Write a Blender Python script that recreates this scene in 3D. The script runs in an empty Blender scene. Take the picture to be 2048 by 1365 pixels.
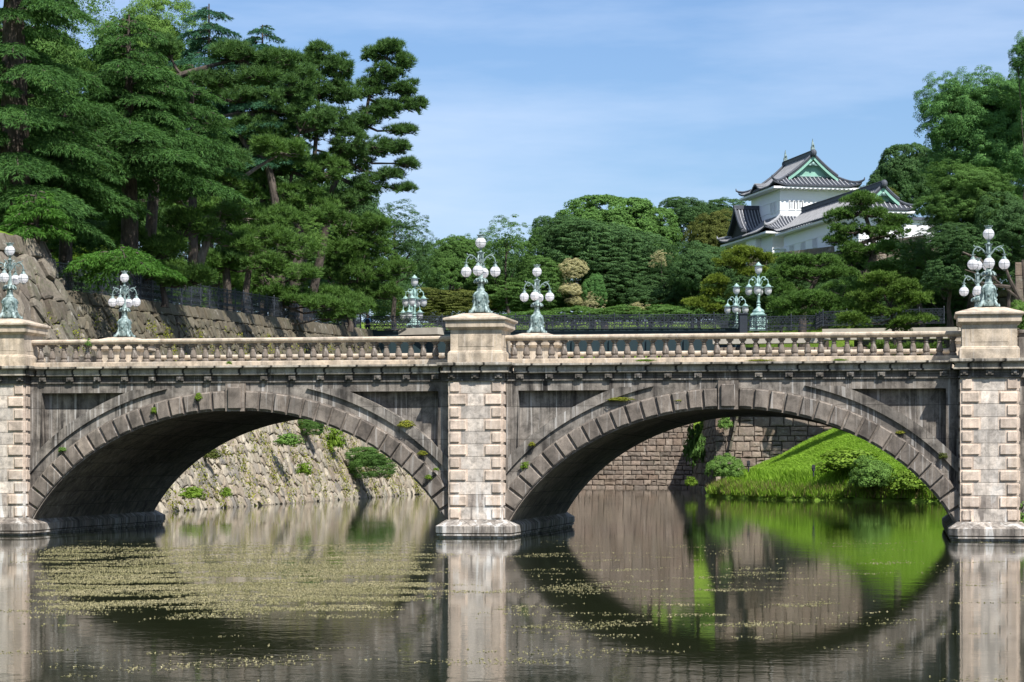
import bpy, bmesh, math, random
import numpy as np
from math import sin, cos, tan, pi, radians, sqrt, atan2
from mathutils import Vector, Matrix
sc = bpy.context.scene
col = sc.collection
# ------------------------------------------------------------------ camera
F = 4530.0; HX = 1024.0; HY = 927.0; TH = radians(9.9)
CX, CD, CH = 14.24, 75.0, 2.49
cam = bpy.data.cameras.new('camera'); co = bpy.data.objects.new('camera', cam); col.objects.link(co)
co.location = (CX, -CD, CH); co.rotation_euler = (pi/2, 0, TH)
cam.sensor_width = 36; cam.lens = F/2048*36; cam.shift_y = (HY-682.5)/2048
cam.clip_start = 0.5; cam.clip_end = 6000
sc.camera = co
FW = np.array([-sin(TH), cos(TH), 0.0]); RT = np.array([cos(TH), sin(TH), 0.0]); C0 = np.array([CX, -CD, CH])
def at(px, py, d):            # a pixel of the photograph at a surveyed distance -> world point
    return C0 + FW*d + RT*((px-HX)/F*d) + np.array([0, 0, (HY-py)/F*d])
def ld(lat, d, z):            # lateral / distance -> world
    p = C0 + FW*d + RT*lat; return np.array([p[0], p[1], z])
# ------------------------------------------------------------------ world + sun
SUN_AZ, SUN_EL = radians(40), radians(52)      # azimuth from -Y towards +X
sdir = Vector((sin(SUN_AZ)*cos(SUN_EL), -cos(SUN_AZ)*cos(SUN_EL), sin(SUN_EL)))
w = bpy.data.worlds.new("World"); sc.world = w; w.use_nodes = True
nt = w.node_tree; nt.nodes.clear()
sky = nt.nodes.new('ShaderNodeTexSky'); sky.sky_type = 'NISHITA'; sky.sun_disc = False
sky.sun_elevation = SUN_EL; sky.sun_rotation = pi - SUN_AZ   # rotation is measured clockwise from +Y
sky.air_density = 1.1; sky.dust_density = .9; sky.ozone_density = 4.5; sky.altitude = 0
# thin high cirrus: direction based noise mixed into the sky
tc = nt.nodes.new('ShaderNodeTexCoord'); mp = nt.nodes.new('ShaderNodeMapping')
mp.inputs['Scale'].default_value = (1.2, 1.2, 7.0); mp.inputs['Rotation'].default_value = (radians(8), radians(5), 0)
nz = nt.nodes.new('ShaderNodeTexNoise'); nz.inputs['Scale'].default_value = 2.6; nz.inputs['Detail'].default_value = 7; nz.inputs['Roughness'].default_value = .55
rp = nt.nodes.new('ShaderNodeValToRGB'); rp.color_ramp.elements[0].position = .36; rp.color_ramp.elements[1].position = .70
rp.color_ramp.elements[0].color = (0, 0, 0, 1); rp.color_ramp.elements[1].color = (.8, .8, .8, 1)
mx = nt.nodes.new('ShaderNodeMixRGB'); mx.inputs[2].default_value = (5.4, 6.4, 8.2, 1)
bg = nt.nodes.new('ShaderNodeBackground'); bg.inputs[1].default_value = 0.08
wo = nt.nodes.new('ShaderNodeOutputWorld')
L = nt.links.new
L(tc.outputs['Generated'], mp.inputs[0]); L(mp.outputs[0], nz.inputs['Vector']); L(nz.outputs[0], rp.inputs[0])
L(rp.outputs[0], mx.inputs[0]); tn = nt.nodes.new('ShaderNodeMixRGB'); tn.blend_type = 'MULTIPLY'; tn.inputs[0].default_value = 1; tn.inputs[2].default_value = (.86, .93, 1.06, 1); L(sky.outputs[0], tn.inputs[1]); L(tn.outputs[0], mx.inputs[1]); L(mx.outputs[0], bg.inputs[0]); L(bg.outputs[0], wo.inputs[0])
sl = bpy.data.lights.new('sun', 'SUN'); sl.energy = 4.8; sl.angle = radians(.5); sl.color = (1, .96, .90)
so = bpy.data.objects.new('sun', sl); col.objects.link(so); so.rotation_euler = (-sdir).to_track_quat('-Z', 'Y').to_euler(); so.location = (30, -60, 60)
sc.view_settings.view_transform = 'Standard'; sc.view_settings.look = 'None'; sc.view_settings.exposure = 0.8; sc.view_settings.gamma = 1
sc.cycles.max_bounces = 6; sc.cycles.diffuse_bounces = 3; sc.cycles.glossy_bounces = 3; sc.cycles.transmission_bounces = 4; sc.cycles.transparent_max_bounces = 4
# ------------------------------------------------------------------ material helpers
class NT:
    def __init__(s, name):
        s.m = bpy.data.materials.new(name); s.m.use_nodes = True; s.t = s.m.node_tree; s.t.nodes.clear()
        s.out = s.n('ShaderNodeOutputMaterial')
    def n(s, k, **kw):
        x = s.t.nodes.new(k)
        for a, b in kw.items(): setattr(x, a, b)
        return x
    def l(s, a, b): s.t.links.new(a, b)
    def coord(s, kind='Object', scale=(1, 1, 1), rot=(0, 0, 0)):
        c = s.n('ShaderNodeTexCoord'); m = s.n('ShaderNodeMapping'); m.inputs['Scale'].default_value = scale; m.inputs['Rotation'].default_value = rot
        s.l(c.outputs[kind], m.inputs[0]); return m.outputs[0]
    def noise(s, vec, sc_, det=5, rough=.55, dist=0):
        x = s.n('ShaderNodeTexNoise'); x.inputs['Scale'].default_value = sc_; x.inputs['Detail'].default_value = det; x.inputs['Roughness'].default_value = rough; x.inputs['Distortion'].default_value = dist
        if vec is not None: s.l(vec, x.inputs['Vector'])
        return x.outputs[0]
    def ramp(s, v, stops, interp='LINEAR'):
        r = s.n('ShaderNodeValToRGB'); r.color_ramp.interpolation = interp; e = r.color_ramp.elements
        while len(e) < len(stops): e.new(.5)
        for i, (p, c) in enumerate(stops):
            e[i].position = p; e[i].color = (*c, 1) if not isinstance(c, (int, float)) else (c, c, c, 1)
        s.l(v, r.inputs[0]); return r.outputs[0]
    def mix(s, f, a, b, kind='MIX'):
        x = s.n('ShaderNodeMixRGB', blend_type=kind)
        for i, v in ((0, f), (1, a), (2, b)):
            if isinstance(v, (int, float)): x.inputs[i].default_value = v if i == 0 else (v, v, v, 1)
            elif isinstance(v, tuple): x.inputs[i].default_value = (*v, 1)
            else: s.l(v, x.inputs[i])
        return x.outputs[0]
    def math(s, op, a, b=0.0):
        x = s.n('ShaderNodeMath', operation=op)
        for i, v in ((0, a), (1, b)):
            if isinstance(v, (int, float)): x.inputs[i].default_value = v
            else: s.l(v, x.inputs[i])
        return x.outputs[0]
    def bump(s, h, strength=.4, dist=.05):
        b = s.n('ShaderNodeBump'); b.inputs['Strength'].default_value = strength; b.inputs['Distance'].default_value = dist; s.l(h, b.inputs['Height']); return b.outputs[0]
    def pr(s, colr, rough=.8, normal=None, metal=0, spec=.3):
        p = s.n('ShaderNodeBsdfPrincipled')
        if isinstance(colr, tuple): p.inputs['Base Color'].default_value = (*colr, 1)
        else: s.l(colr, p.inputs['Base Color'])
        if isinstance(rough, (int, float)): p.inputs['Roughness'].default_value = rough
        else: s.l(rough, p.inputs['Roughness'])
        p.inputs['Metallic'].default_value = metal; p.inputs['Specular IOR Level'].default_value = spec
        if normal is not None: s.l(normal, p.inputs['Normal'])
        return p.outputs[0]
    def end(s, sh): s.l(sh, s.out.inputs[0]); return s.m
    def rand(s): return s.n('ShaderNodeNewGeometry').outputs['Random Per Island']

def granite(name, a, b, grime, streak=.5, scale=1.0, joints=None, jcol=(.05, .045, .04), fine=.35, isl=0, blotch=.5, low=0, msz=.008, msm=.2):
    """weathered cut stone: grain, blotches, rain streaks; joints = (width, height, x offset) of the blocks"""
    t = NT(name); v = t.coord()
    n1 = t.noise(v, 1.1*scale, 6, .6); n2 = t.noise(v, 45, 3, .6)
    c = t.mix(t.ramp(n1, [(.35, 0), (.65, 1)]), a, b)
    c = t.mix(fine, c, t.ramp(n2, [(.3, .25), (.7, 1.0)]), 'MULTIPLY')
    if isl: c = t.mix(isl, c, t.ramp(t.rand(), [(0, (.42, .38, .36)), (.35, (.85, .84, .82)), (.7, (1.0, .97, .93)), (1, (1.28, 1.22, 1.16))]), 'MULTIPLY')
    nb = t.noise(v, 2.6*scale, 8, .7, .4); c = t.mix(blotch, c, t.ramp(nb, [(.36, .35), (.5, 1.0), (.64, 1.45)]), 'MULTIPLY')
    vs = t.coord(scale=(2.3, 2.3, .16)); n3 = t.noise(vs, 1.6, 7, .65, .3)
    st = t.ramp(n3, [(.47, 0), (.62, 1)])
    blot = t.ramp(t.noise(v, .55, 6, .65, .6), [(.4, 0), (.62, 1)])
    k = t.math('MULTIPLY', t.math('MULTIPLY', st, t.math('ADD', t.math('MULTIPLY', blot, .7), .3)), streak)
    c = t.mix(k, c, grime)
    # pale lime runs
    n4 = t.noise(t.coord(scale=(3.6, 3.6, .12)), 2.3, 5, .6)
    c = t.mix(t.math('MULTIPLY', t.ramp(n4, [(.57, 0), (.66, 1)]), .55*streak), c, (.55, .53, .50))
    if low:       # lime and waterline stains on the lowest courses
        sp = t.n('ShaderNodeSeparateXYZ'); t.l(t.n('ShaderNodeTexCoord').outputs['Object'], sp.inputs[0]); zl = t.ramp(t.math('MULTIPLY', sp.outputs[2], .25), [(.10, 1), (.55, 0)])
        nl = t.noise(t.coord(scale=(2.4, 2.4, .35)), 1.1, 6, .65, .5); c = t.mix(t.math('MULTIPLY', t.math('MULTIPLY', t.ramp(nl, [(.54, 0), (.60, 1)]), zl), low), c, (.72, .72, .70)); c = t.mix(t.math('MULTIPLY', t.math('MULTIPLY', t.ramp(nl, [(.40, 1), (.46, 0)]), zl), low), c, (.06, .05, .045))
    h = n2
    if joints:
        jw, jh, jo = joints
        cc = t.n('ShaderNodeTexCoord'); sp = t.n('ShaderNodeSeparateXYZ'); t.l(cc.outputs['Object'], sp.inputs[0])
        cb = t.n('ShaderNodeCombineXYZ'); t.l(t.math('ADD', sp.outputs[0], sp.outputs[1]), cb.inputs[0]); t.l(sp.outputs[2], cb.inputs[1])
        br = t.n('ShaderNodeTexBrick'); t.l(cb.outputs[0], br.inputs[0])
        br.inputs['Color1'].default_value = (1, 1, 1, 1); br.inputs['Color2'].default_value = (.68, .66, .64, 1); br.inputs['Mortar'].default_value = (0, 0, 0, 1)
        br.inputs['Scale'].default_value = 1; br.inputs['Mortar Size'].default_value = msz; br.inputs['Mortar Smooth'].default_value = msm
        br.inputs['Brick Width'].default_value = jw; br.inputs['Row Height'].default_value = jh; br.offset = jo
        c = t.mix(.8, c, br.outputs[0], 'MULTIPLY'); c = t.mix(br.outputs[1], c, jcol)
        h = t.math('SUBTRACT', n2, br.outputs[1])
    return t.end(t.pr(c, .85, t.bump(h, .5, .012), spec=.2))

def rubble(name, cols, moss=(.05, .08, .02), mossy=.35, bump=.06, nscale=3, ztop=None):
    t = NT(name); r = t.rand(); v = t.coord()
    n = len(cols); c = t.ramp(r, [(i/(n-1), cc) for i, cc in enumerate(cols)])
    n1 = t.noise(v, nscale, 7, .65); c = t.mix(.75, c, t.ramp(n1, [(.3, .45), (.7, 1.15)]), 'MULTIPLY')
    if ztop:      # shade of overhanging trees painted into the upper courses, over weathered mossy tone
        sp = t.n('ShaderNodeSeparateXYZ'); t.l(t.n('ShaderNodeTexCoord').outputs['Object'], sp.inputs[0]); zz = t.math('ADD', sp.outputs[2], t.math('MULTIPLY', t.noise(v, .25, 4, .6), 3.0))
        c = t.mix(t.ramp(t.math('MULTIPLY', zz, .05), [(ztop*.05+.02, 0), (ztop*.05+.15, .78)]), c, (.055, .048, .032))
    ms = t.ramp(t.noise(v, .5, 5, .6), [(.48, 0), (.64, 1)]); ms = t.math('MULTIPLY', ms, t.ramp(t.noise(v, 5, 4, .6), [(.45, 0), (.6, 1)]))
    c = t.mix(t.math('MULTIPLY', ms, mossy), c, moss)
    li = t.ramp(t.noise(v, 1.7, 6, .7), [(.58, 0), (.68, 1)]); c = t.mix(t.math('MULTIPLY', li, .45), c, (.42, .40, .35))
    return t.end(t.pr(c, .9, t.bump(t.noise(v, nscale*2.2, 8, .7), .9, bump), spec=.15))

def leafmat(name, a, b, trans=.22, dark=None, spec=.25, var=.5):
    if max(b) < .26: a = (a[0]*1.2, a[1]*1.25, a[2]*1.1); b = (b[0]*1.25, b[1]*1.28, b[2]*1.1)
    t = NT(name); gn = t.n('ShaderNodeNewGeometry'); r = gn.outputs['Random Per Island']; v = gn.outputs['Position']
    c = t.mix(r, a, b)
    n1 = t.noise(v, .45, 3, .5); c = t.mix(t.math('MULTIPLY', t.ramp(n1, [(.35, 0), (.65, 1)]), var), c, dark or tuple(x*.55 for x in a))
    p = t.pr(c, .65, spec=.12); tr = t.n('ShaderNodeBsdfTranslucent'); t.l(t.mix(1.0, c, (1.0, 1.15, .5), 'MULTIPLY'), tr.inputs[0])
    ms = t.n('ShaderNodeMixShader'); ms.inputs[0].default_value = trans; t.l(p, ms.inputs[1]); t.l(tr.outputs[0], ms.inputs[2])
    return t.end(ms.outputs[0])
def barkmat(name, a, b):
    t = NT(name); v = t.coord(scale=(1, 1, .35)); n = t.noise(v, 5, 6, .65)
    return t.end(t.pr(t.mix(t.ramp(n, [(.35, 0), (.65, 1)]), a, b), .9, t.bump(n, .8, .06), spec=.1))
def plain(name, c, rough=.6, metal=0, var=.25, sc_=6, bump=.2, spec=.3):
    t = NT(name); n = t.noise(t.coord(), sc_, 5, .6)
    cc = t.mix(var, c, t.ramp(n, [(.3, .3), (.7, 1.1)]), 'MULTIPLY')
    return t.end(t.pr(cc, rough, t.bump(n, bump, .01), metal, spec))
M = {}
M['granite'] = granite('pale granite', (.58, .47, .35), (.46, .39, .31), (.06, .055, .045), .5, 1, None, fine=.4)
M['cornice'] = granite('stained cornice stone', (.52, .46, .37), (.36, .33, .28), (.02, .02, .018), .9, .9, (1.0, 30.0, 0.5), fine=.4, msz=.065, msm=1.0, jcol=(.02, .02, .018))
M['frieze'] = granite('shade darkened frieze stone', (.23, .21, .18), (.11, .10, .09), (.02, .018, .016), .9, 1.2, (.9, .6, .5), fine=.4)  # stone colour darkened to carry the shadow under the cornice
M['spandrel'] = granite('dark spandrel stone', (.30, .268, .232), (.16, .145, .13), (.028, .025, .023), 1.0, .8, (2.1, 1.1, .5), fine=.35, blotch=.85)
M['quoin'] = granite('pinkish quoin granite', (.67, .545, .44), (.59, .49, .41), (.12, .10, .08), .4, 1, None, fine=.35, isl=.4, low=.8)
M['core'] = granite('grey shaft stone', (.63, .56, .49), (.47, .43, .39), (.20, .18, .16), .6, 2.0, None, fine=.25, blotch=.6, low=.8, isl=.7)
M['ring'] = granite('brown ring stone', (.275, .235, .20), (.19, .165, .143), (.045, .04, .035), .6, 1, None, fine=.5, isl=.6, blotch=.6)
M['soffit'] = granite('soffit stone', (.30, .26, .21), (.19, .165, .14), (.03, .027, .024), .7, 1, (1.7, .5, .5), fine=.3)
M['baluster'] = granite('brown baluster stone', (.23, .19, .155), (.15, .125, .105), (.035, .03, .028), .7, 3, None, fine=.45)
M['footing'] = granite('footing stone', (.44, .39, .34), (.26, .235, .21), (.04, .035, .03), .8, 1.4, (1.1, 3, 0), fine=.35, low=.5)
M['copper'] = NT('verdigris bronze'); _t = M['copper']; _n = _t.noise(_t.coord(), 7, 6, .65)
M['copper'] = _t.end(_t.pr(_t.ramp(_n, [(.34, (.04, .07, .07)), (.46, (.14, .195, .19)), (.60, (.28, .35, .34)), (.74, (.44, .50, .485))]), .6, _t.bump(_n, .5, .02), .15))
M['teal'] = NT('pale green bronze'); _t = M['teal']; _n = _t.noise(_t.coord(), 3, 5, .6)
M['teal'] = _t.end(_t.pr(_t.ramp(_n, [(.3, (.07, .15, .14)), (.6, (.32, .45, .42))]), .55, None, .1))
M['globe'] = NT('opal glass'); _t = M['globe']; _s = _t.n('ShaderNodeMixShader'); _s.inputs[0].default_value = .6; _r = _t.n('ShaderNodeBsdfTranslucent'); _r.inputs[0].default_value = (.9, .88, .9, 1)
_t.l(_t.pr((.92, .91, .92), .3, None, 0, .3), _s.inputs[1]); _t.l(_r.outputs[0], _s.inputs[2]); M['globe'] = _t.end(_s.outputs[0])
M['ringmetal'] = plain('dark lamp band', (.10, .14, .14), .5)
M['iron'] = plain('blue black iron', (.030, .036, .046), .5, 0, .3, 3)
M['girder'] = plain('dark teal girder paint', (.018, .036, .042), .55)
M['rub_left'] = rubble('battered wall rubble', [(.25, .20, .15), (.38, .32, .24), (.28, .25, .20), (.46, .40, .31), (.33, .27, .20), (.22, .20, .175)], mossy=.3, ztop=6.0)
M['rub_dark'] = rubble('mossy wall stone', [(.10, .085, .065), (.18, .15, .115), (.13, .12, .095), (.22, .19, .15), (.15, .125, .10)], mossy=.4)
M['rub_brown'] = rubble('reddish wall stone', [(.17, .13, .10), (.25, .195, .155), (.20, .165, .135), (.30, .24, .19), (.15, .125, .105), (.23, .17, .13)], mossy=.25)
M['mortar'] = plain('dark joint', (.085, .072, .058), .95)
M['paving'] = plain('pale paving', (.42, .38, .32), .9, 0, .3, 2)
M['white'] = plain('white plaster', (.80, .81, .82), .85, 0, .05, .6, .05)
M['whitetrim'] = plain('white plaster trim', (.74, .75, .76), .85, 0, .1, 2, .05)
M['vcopper'] = plain('green copper gable', (.22, .42, .34), .7, 0, .25, 2)
M['dark'] = plain('dark opening', (.03, .032, .035), .7)
M['bark'] = barkmat('pine bark', (.035, .029, .025), (.11, .09, .075))
M['bark2'] = barkmat('pale bark', (.10, .085, .07), (.24, .21, .18))
M['pine'] = leafmat('pine needles', (.050, .100, .028), (.105, .185, .045), .28, var=.3)
M['pine_blue'] = leafmat('dark pine needles', (.040, .084, .032), (.090, .160, .048), .28, var=.3)
M['pine_yel'] = leafmat('yellow green pine needles', (.11, .15, .024), (.17, .215, .035), .25)
M['pine_mid'] = leafmat('fresh pine needles', (.065, .115, .026), (.11, .17, .034), .25)
M['cedar'] = leafmat('cedar needles', (.032, .080, .026), (.075, .155, .042), .25, var=.4)
M['cedar_fresh'] = leafmat('fresh cedar needles', (.045, .12, .022), (.09, .19, .035), .3)  # lighter green is the needles' own colour
M['cedar_blue'] = leafmat('blue cedar needles', (.026, .078, .048), (.055, .130, .078), .2, var=.4)
M['leaf_dark'] = leafmat('dark evergreen leaves', (.034, .076, .030), (.074, .135, .048), .25, var=.4)
M['leaf_mid'] = leafmat('mid green leaves', (.052, .108, .030), (.100, .178, .046), .25, var=.4)
M['leaf_bright'] = leafmat('bright green leaves', (.080, .150, .036), (.130, .215, .052), .25, var=.3)
M['leaf_dome'] = leafmat('round crown leaves', (.055, .115, .030), (.095, .175, .046), .25, var=.25)
M['leaf_lime'] = leafmat('lime green leaves', (.115, .195, .022), (.19, .29, .035), .3, var=.3)
M['leaf_olive'] = leafmat('olive brown leaves', (.065, .082, .020), (.115, .125, .034), .2)
M['leaf_cream'] = leafmat('cream blossom', (.42, .38, .20), (.60, .54, .32), .2, (.20, .22, .08), var=.5)
M['leaf_cam'] = leafmat('camphor leaves', (.045, .115, .040), (.105, .205, .062), .25, var=.25)
M['grass'] = leafmat('bright grass', (.19, .33, .035), (.28, .44, .05), .35, var=.35)
M['reed'] = leafmat('dry shore grass', (.25, .19, .10), (.12, .16, .03), .25)
M['weed'] = leafmat('floating pondweed', (.29, .25, .13), (.45, .40, .24), .1, (.15, .15, .05), var=.5)
M['moss'] = leafmat('yellow moss', (.14, .16, .02), (.24, .22, .04), .2)
# ------------------------------------------------------------------ object helpers
def tag(o, label=None, cat=None, group=None, kind=None):
    if label: o['label'] = label
    if cat: o['category'] = cat
    if group: o['group'] = group
    if kind: o['kind'] = kind
    return o
def empty(name, loc, label, cat, group=None, rz=0):
    o = bpy.data.objects.new(name, None); col.objects.link(o); o.location = tuple(float(x) for x in loc); o.rotation_euler = (0, 0, rz); o.empty_display_size = .3
    return tag(o, label, cat, group)
def link(name, me, mats, parent=None, world=False):
    """world=True: the mesh is in world coordinates while the parent sits elsewhere"""
    o = bpy.data.objects.new(name, me); col.objects.link(o)
    if not isinstance(mats, (list, tuple)): mats = [mats]
    if not me.materials:
        for m in mats: me.materials.append(m)
    if parent:
        o.parent = parent
        if world: o.matrix_parent_inverse = (Matrix.Translation(parent.location) @ Matrix.Rotation(parent.rotation_euler[2], 4, 'Z')).inverted()
    return o
def copytree(o, parent=None):
    c = o.copy(); col.objects.link(c)
    if parent: c.parent = parent
    for ch in list(o.children): copytree(ch, c)
    return c
def setmat(o, m):
    for s in o.material_slots: s.link = 'OBJECT'; s.material = m
class MB:
    """mesh builder: vertices + polygons"""
    def __init__(s): s.v = []; s.f = []; s.m = []
    def add(s, vs, fs, mi=0):
        k = len(s.v); s.v += [tuple(float(c) for c in v) for v in vs]; s.f += [tuple(i+k for i in f) for f in fs]; s.m += [mi]*len(fs)
    def box(s, a, b, mi=0, bev=0):
        x0, y0, z0 = a; x1, y1, z1 = b
        if bev:
            for (q0, q1) in (((x0, y0+bev, z0+bev), (x1, y1-bev, z1-bev)),): pass
            e = bev; vs = []
            for (x, sx) in ((x0, 1), (x1, -1)):
                for (y, sy) in ((y0, 1), (y1, -1)):
                    for (z, sz) in ((z0, 1), (z1, -1)):
                        vs += [(x, y+sy*e, z+sz*e), (x+sx*e, y, z+sz*e), (x+sx*e, y+sy*e, z)]
            bm = bmesh.new(); [bm.verts.new(v) for v in vs]; r = bmesh.ops.convex_hull(bm, input=bm.verts[:])
            bm.verts.index_update(); s.add([v.co for v in bm.verts], [[v.index for v in f.verts] for f in bm.faces], mi); bm.free(); return
        s.add([(x0, y0, z0), (x1, y0, z0), (x1, y1, z0), (x0, y1, z0), (x0, y0, z1), (x1, y0, z1), (x1, y1, z1), (x0, y1, z1)],
              [(0, 3, 2, 1), (4, 5, 6, 7), (0, 1, 5, 4), (1, 2, 6, 5), (2, 3, 7, 6), (3, 0, 4, 7)], mi)
    def loft(s, rings, mi=0, cap=True, closed=True):
        n = len(rings[0]); vs = [p for r in rings for p in r]; fs = []
        for i in range(len(rings)-1):
            for j in range(n if closed else n-1):
                k = (j+1) % n; fs.append((i*n+j, i*n+k, (i+1)*n+k, (i+1)*n+j))
        if cap: fs.append(tuple(range(n))[::-1]); fs.append(tuple((len(rings)-1)*n+j for j in range(n)))
        s.add(vs, fs, mi)
    def lathe(s, prof, c=(0, 0, 0), n=16, mi=0, sq=False, ph=0):
        rings = []
        for (r, z) in prof:
            if sq: rr = r*sqrt(2); rings.append([(c[0]+rr*cos(pi/4+k*pi/2), c[1]+rr*sin(pi/4+k*pi/2), c[2]+z) for k in range(4)])
            else: rings.append([(c[0]+r*cos(2*pi*k/n+ph), c[1]+r*sin(2*pi*k/n+ph), c[2]+z) for k in range(n)])
        s.loft(rings, mi)
    def tube(s, pts, rad, n=8, mi=0, cap=True):
        pts = [Vector(p) for p in pts]; rings = []
        if isinstance(rad, (int, float)): rad = [rad]*len(pts)
        up = Vector((0, 0, 1)); prev = None
        for i, p in enumerate(pts):
            d = (pts[min(i+1, len(pts)-1)]-pts[max(i-1, 0)]); d = d.normalized() if d.length > 1e-9 else Vector((0, 0, 1))
            if prev is None:
                a = d.orthogonal().normalized()
            else: a = (prev - d*prev.dot(d)); a = a.normalized() if a.length > 1e-6 else d.orthogonal().normalized()
            prev = a; b = d.cross(a)
            rings.append([p+(a*cos(2*pi*k/n)+b*sin(2*pi*k/n))*rad[i] for k in range(n)])
        s.loft(rings, mi, cap)
    def sphere(s, c, r, n=14, m=9, sz=1.0, mi=0):
        s.lathe([(max(r*sin(pi*i/m), 1e-4), -r*cos(pi*i/m)*sz) for i in range(m+1)], c, n, mi)
    def extr(s, poly, dirv, mi=0):   # prism
        a = [Vector(p) for p in poly]; d = Vector(dirv); n = len(a)
        s.add(a+[p+d for p in a], [tuple(range(n))[::-1], tuple(range(n, 2*n))]+[(i, (i+1) % n, (i+1) % n+n, i+n) for i in range(n)], mi)
    def mesh(s, name, smooth=False):
        me = bpy.data.meshes.new(name); me.from_pydata(s.v, [], s.f)
        me.polygons.foreach_set('material_index', s.m)
        bm = bmesh.new(); bm.from_mesh(me); bmesh.ops.recalc_face_normals(bm, faces=bm.faces[:]); bm.to_mesh(me); bm.free()
        if smooth:
            me.polygons.foreach_set('use_smooth', [True]*len(me.polygons))
            try: me.set_sharp_from_angle(angle=radians(40))
            except Exception: pass
        me.update(); return me
    def obj(s, name, mats, parent=None, smooth=False, world=False):
        return link(name, s.mesh(name, smooth), mats, parent, world)
def npmesh(name, P, k=None, mats=None):
    """P: (N,k,3) -> a mesh of N separate k-gons"""
    N, k = P.shape[0], P.shape[1]
    me = bpy.data.meshes.new(name); me.vertices.add(N*k); me.vertices.foreach_set('co', P.reshape(-1).astype(np.float32))
    me.loops.add(N*k); me.loops.foreach_set('vertex_index', np.arange(N*k, dtype=np.int32))
    me.polygons.add(N); me.polygons.foreach_set('loop_start', np.arange(0, N*k, k, dtype=np.int32)); me.polygons.foreach_set('loop_total', np.full(N, k, np.int32))
    me.update(calc_edges=True)
    return me
# ================================================================== THE STONE BRIDGE
BAY = 16.85; YB = 12.7                       # bay length, back facade
bridge = empty('stone_bridge', (0, 0, 0), 'pale and soot stained stone bridge of two arches with balustrade across the moat', 'bridge')
EA, EB, EZ = 8.0, 6.31, -2.0                 # intrados ellipse
def ell(t, off=0):                            # t = angle; point at offset off along the normal
    x, z = EA*sin(t), EZ+EB*cos(t); nx, nz_ = sin(t)/EA, cos(t)/EB; l_ = sqrt(nx*nx+nz_*nz_)
    return x+nx/l_*off, z+nz_/l_*off
TS = math.asin(7.36/EA)                       # springing
_tab = {}
def zoff(x, off):
    if off not in _tab:
        ts = np.linspace(-1.45, 1.45, 1500); p = np.array([ell(t, off) for t in ts]); _tab[off] = p
    p = _tab[off]; return float(np.interp(x, p[:, 0], p[:, 1]))
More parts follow.
